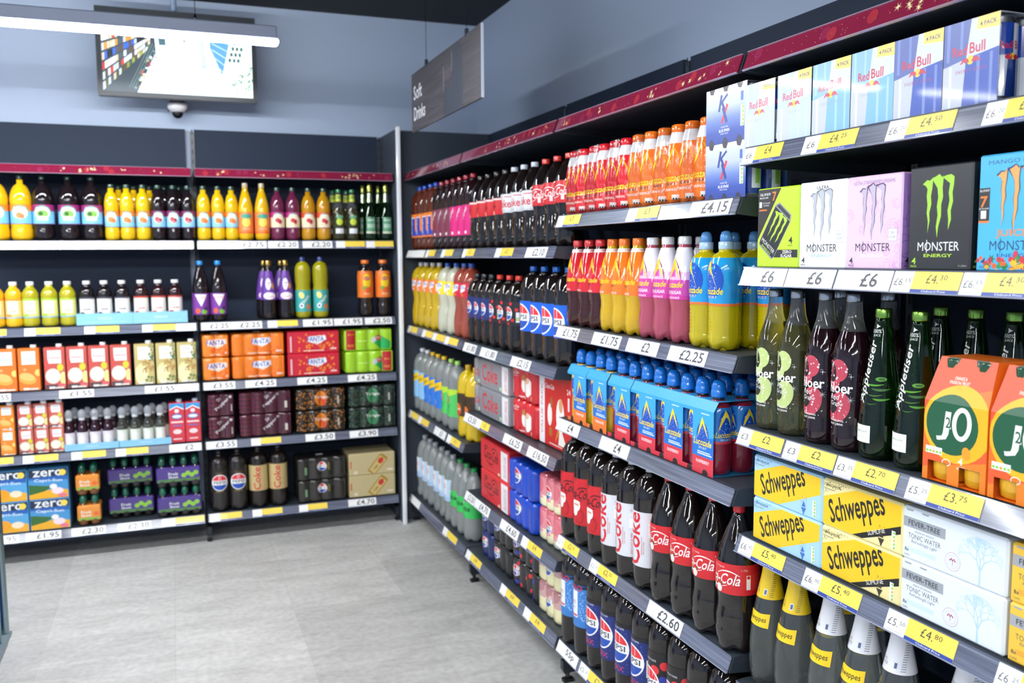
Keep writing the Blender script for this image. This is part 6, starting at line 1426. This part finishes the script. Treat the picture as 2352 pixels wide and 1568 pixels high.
a = Art(); a.poly([(-w/2, h), (w/2, h), (w/2, h*.84), (0, h*.93), (-w/2, h*.84)], '3a9ad8'); a.poly([(-w/2, h*.84), (0, h*.93), (w/2, h*.84), (w/2, h*.81), (0, h*.9), (-w/2, h*.81)], 'f0f0f0'); a.ell(0, h*.8, .011, .010, 'f2e6e4'); a.ell(0, h*.66, .027, .014, '2a5aae'); a.ell(0, h*.66, .022, .009, 'e6ecf6'); a.rect(-.028, h*.5, .028, h*.54, 'f4e0de'); a.rect(-.022, h*.42, .022, h*.45, '5a74c0'); a.ell(0, h*.28, .02, .012, 'f0dede'); a.rect(-.02, h*.08, .02, h*.11, 'f2d8d6')
def ex(t):
    mb = MB(); mb.lathe([(.013, .199), (.014, .203), (.014, .214), (.012, .216)], M('d6e4f2', 'gloss'), 18); o = mb.build('cap', t); o.location = (.012, .025, 0)
oc = box_thing('juice_carton', w, .07, h, 'd23a48', a, extra=ex, bev=.003)
row_b(oc, [-1.166, -1.091], ZD, YB+.02, 'x', 'red and blue cranberry juice cartons')
def drp(nx):
    W = nx*.066; a = Art(); x = 0 if nx == 2 else W*.06
    for k in range(5): a.rect(-W/2, .012+.022*k, -W*.1, .018+.022*k, '6a1f34')
    a.text('Dr', x-.008, .088, w=.022, h=.016, c='ddd6d8', rot=.75, bold=.04); a.text('Pepper', x+.006, .062, w=.085, h=.02, c='ddd6d8', rot=.75, bold=.04); a.ell(x+.045, .098, .007, .007, 'ddd6d8'); a.rect(W*.36, .025, W*.41, .06, 'd9cfc6')
    return canpack('fizzy_can_pack', nx, 3, .033, .117, '4a1c2c', a, round_top=.01)
d2, d4 = drp(2), drp(4)
stack_b(d2, -.956, ZD, YB+.018, .1175, 'small maroon can packs'); stack_b(d4, -.739, ZD, YB+.018, .1175, 'wide maroon can packs')
def tango(c1, c2, dots, base):
    a = Art(); a.dots(-.13, .01, .13, .11, 130, .004, dots, 3); a.ell(0, .06, .03, .04, c1, 20); a.ell(.008, .045, .02, .025, c2, 16); a.text('Tango', 0, .066, w=.075, h=.018, c='e9e4dc', bold=.03); a.rect(.086, .03, .094, .07, 'b9b4a8')
    return canpack('fizzy_can_pack', 4, 3, .0325, .117, base, a, round_top=.01)
T1 = tango('e0832a', 'cf4a24', 'b8742a', '2e2318'); T2 = tango('4f9a6a', '357a50', '3a5f44', '1f2a24')
stack_b(T1, -.458, ZD, YB+.018, .1175, 'black can packs with orange fruit print'); stack_b(T2, -.185, ZD, YB+.018, .1175, 'black can packs with green apple print')
# fifth shelf
ZE = .152
def capri(v):
    w, h = .172, .148
    a = Art(); a.rect(-w/2, h*.72, w/2, h, '22304a'); a.text('zero', .0, h*.84, w=.13, h=.03, c='eef2f6', bold=.05); a.poly([(-w/2, h*.66), (w/2, h*.6), (w/2, h*.74), (-w/2, h*.72)], '2a62b0'); a.text('Capri-Sun', 0, h*.6, w=.12, h=.018, c='e6eef8', bold=.03, rot=-.04)
    a.poly([(-w/2, 0), (w/2, 0), (w/2, h*.25), (w*.2, h*.35), (-w/2, h*.16)], 'eeb02a'); a.poly([(-w/2, h*.16), (-w*.1, h*.26), (w*.1, h*.4), (-w/2, h*.5)], '3a6a34' if v else '5a9ad8'); a.ell(w*.22, h*.25, .026, .016, 'f4dfe6' if v else 'fbe6c8'); a.ell(-w*.1, h*.26, .028, .024, 'f0a428') if not v else a.ell(w*.12, h*.4, .016, .012, 'f1efea'); a.ell(w*.36, h*.84, .015, .015, 'f2d85a'); a.ell(w*.34, h*.1, .02, .01, 'e87a8a' if v else 'f4b040')
    return box_thing('juice_pouch_carton', w, .14, h, '5aa6d8' if not v else '4a94cc', a, bev=.003)
c0, c1 = capri(0), capri(1)
stack_b(c0, -1.926, ZE, YB+.018, .149, 'blue juice pouch cartons with orange picture'); stack_b(c1, -1.75, ZE, YB+.018, .149, 'blue juice pouch cartons with pink flower picture')
def shoot(nx, film, low, apples, name):
    t = thing('kids_drink_pack', 'multipack'); W = nx*.052
    pr = [(.017,0),(.022,.004),(.024,.015),(.024,.07),(.021,.09),(.012,.105),(.010,.11)]
    mb = MB(); mb.lathe(pr, M('2a2422' if nx > 2 else '7a4a20', 'liq'), 16); mb.lathe([(.013, .106), (.0155, .109), (.0165, .125), (.013, .14), (.006, .147)], M('17604a', 'gloss'), 16)
    b0 = mb.build('bottle', t)
    for j in range(2):
        for i in range(nx):
            p = (-W/2+.026+.052*i, .028+.052*j, 0)
            if i == 0 and j == 0: b0.location = p; continue
            q = b0.copy(); COL.objects.link(q); q.parent = t; q.location = p
    mb = MB(); mb.box((-W/2, .002, .022), (W/2, .106, .098), M(film, 'film'), .006)
    a = Art(); a.rect(-W/2, .0, W/2, .04, low); a.text('Fruit', -W*.12, .066, w=.045, h=.014, c='e9efe9', bold=.03); a.text('Shoot', -W*.12, .05, w=.045, h=.013, c='e9efe9', bold=.03)
    rn = random.Random(2)
    for k in range(4 if nx > 2 else 1): a.ell(W*(.12+.09*k) if nx > 2 else W*.3, .056+.01*(k % 2), .012, .011, apples); 
    for k in range(nx): a.ell(-W/2+.026+.052*k, .022, .012, .009, '17181a' if nx > 2 else '5a3a20', 12)
    a.emit(mb, flat((0, .002, 0), (1, 0, 0), (0, 0, 1), (0, -1, 0)), 'film', clip=(-W/2+.005, .026, W/2-.005, .094)); mb.build('film_wrap', t); return t
fo = shoot(2, 'e8923a', '8ab04a', 'e86a2a', ''); fp = shoot(4, '4a3486', '4c7a3c', '8cc83a', '')
stack_b(fo, -1.582, ZE, YB+.018, .15, 'small orange-wrapped kids drink packs'); stack_b(fp, -1.17, ZE, YB+.018, .15, 'purple-wrapped kids drink packs beside the colas')
for k in range(2): place(fp, (-1.395, YB+.09, ZE+.15*k), 0, ('lower', 'upper')[k] + ' purple kids drink pack set back on the shelf', 'purple kids drink packs set back')
a = Art(); pepsi_logo(a, 0, .05, .038); a.text('ZERO', 0, .1, w=.04, h=.007, c='8a7030'); a.text('MAX', 0, .002, w=.04, h=.01, c='a88a3a', bold=.02)
pz = bottle('cola_bottle', straight(.048, .31, .24), M('221d1c', 'liq'), .31, (.0145, .292, .31, '1c1a1c'), [(.1, .22, '231f1e', a)], lobe=lobed(), seg=24)
row_b(pz, [-.976, -.885], ZE, YB+.065, 'x', 'black cola bottles with round logos at floor level')
a = Art(); a.text('Coke', -.010, .065, w=.12, h=.036, c='c83a34', rot=PI/2, bold=.03)
gk = bottle('cola_bottle', straight(.047, .315, .245), M('1e1614', 'liq'), .315, (.0145, .297, .315, '1c1a1c'), [(.09, .222, 'c9b27c', a)], lobe=lobed(), seg=24)
row_b(gk, [-.783, -.683], ZE, YB+.065, 'x', 'cola bottles with gold labels at floor level')
a = Art(); pepsi_logo(a, .0, .07, .022); a.rect(-.09, .03, -.078, .07, '7aa07a'); a.rect(.03, .05, .04, .09, '7a6a2a')
bp = canpack('cola_can_pack', 4, 3, .032, .117, '2a2724', a, round_top=.01)
for k in range(2): place(bp, (-.462, YB+.018, ZE+.1175*k), 0, ('lower', 'upper')[k] + ' black cola can pack with round logo beside the gold cartons', 'black cola can packs with round logos')
w, h = .25, .118
a = Art(); 
ca, sa_ = math.cos(-.7), math.sin(-.7); rt = lambda x, y: (.03+x*ca-y*sa_, .055+x*sa_+y*ca)
a.poly([rt(*p) for p in ((-.024, -.06), (.024, -.06), (.026, .05), (.018, .06), (-.018, .06), (-.026, .05))], 'b08a3a'); a.poly([rt(*p) for p in ((-.018, -.05), (.018, -.05), (.02, .045), (-.02, .045))], 'd8bc78'); x0, y0 = rt(0, .025); a.ell(x0, y0, .014, .018, 'cf3a30', 16, -.6); x0, y0 = rt(0, -.02); a.text('Coke', x0, y0, w=.03, h=.014, c='4a3420', rot=.87, bold=.02)
a.rect(.08, .018, .112, .026, 'efe4d0'); a.rect(-.12, .04, -.112, .08, 'cf5a48'); a.rect(-.1, .01, -.08, .026, 'e4d8c0')
gc = box_thing('cola_carton', w, .2, h, 'c9b88a', a, bev=.005)
stack_b(gc, -.194, ZE, YB+.018, .1185, 'gold cola cartons at floor level')
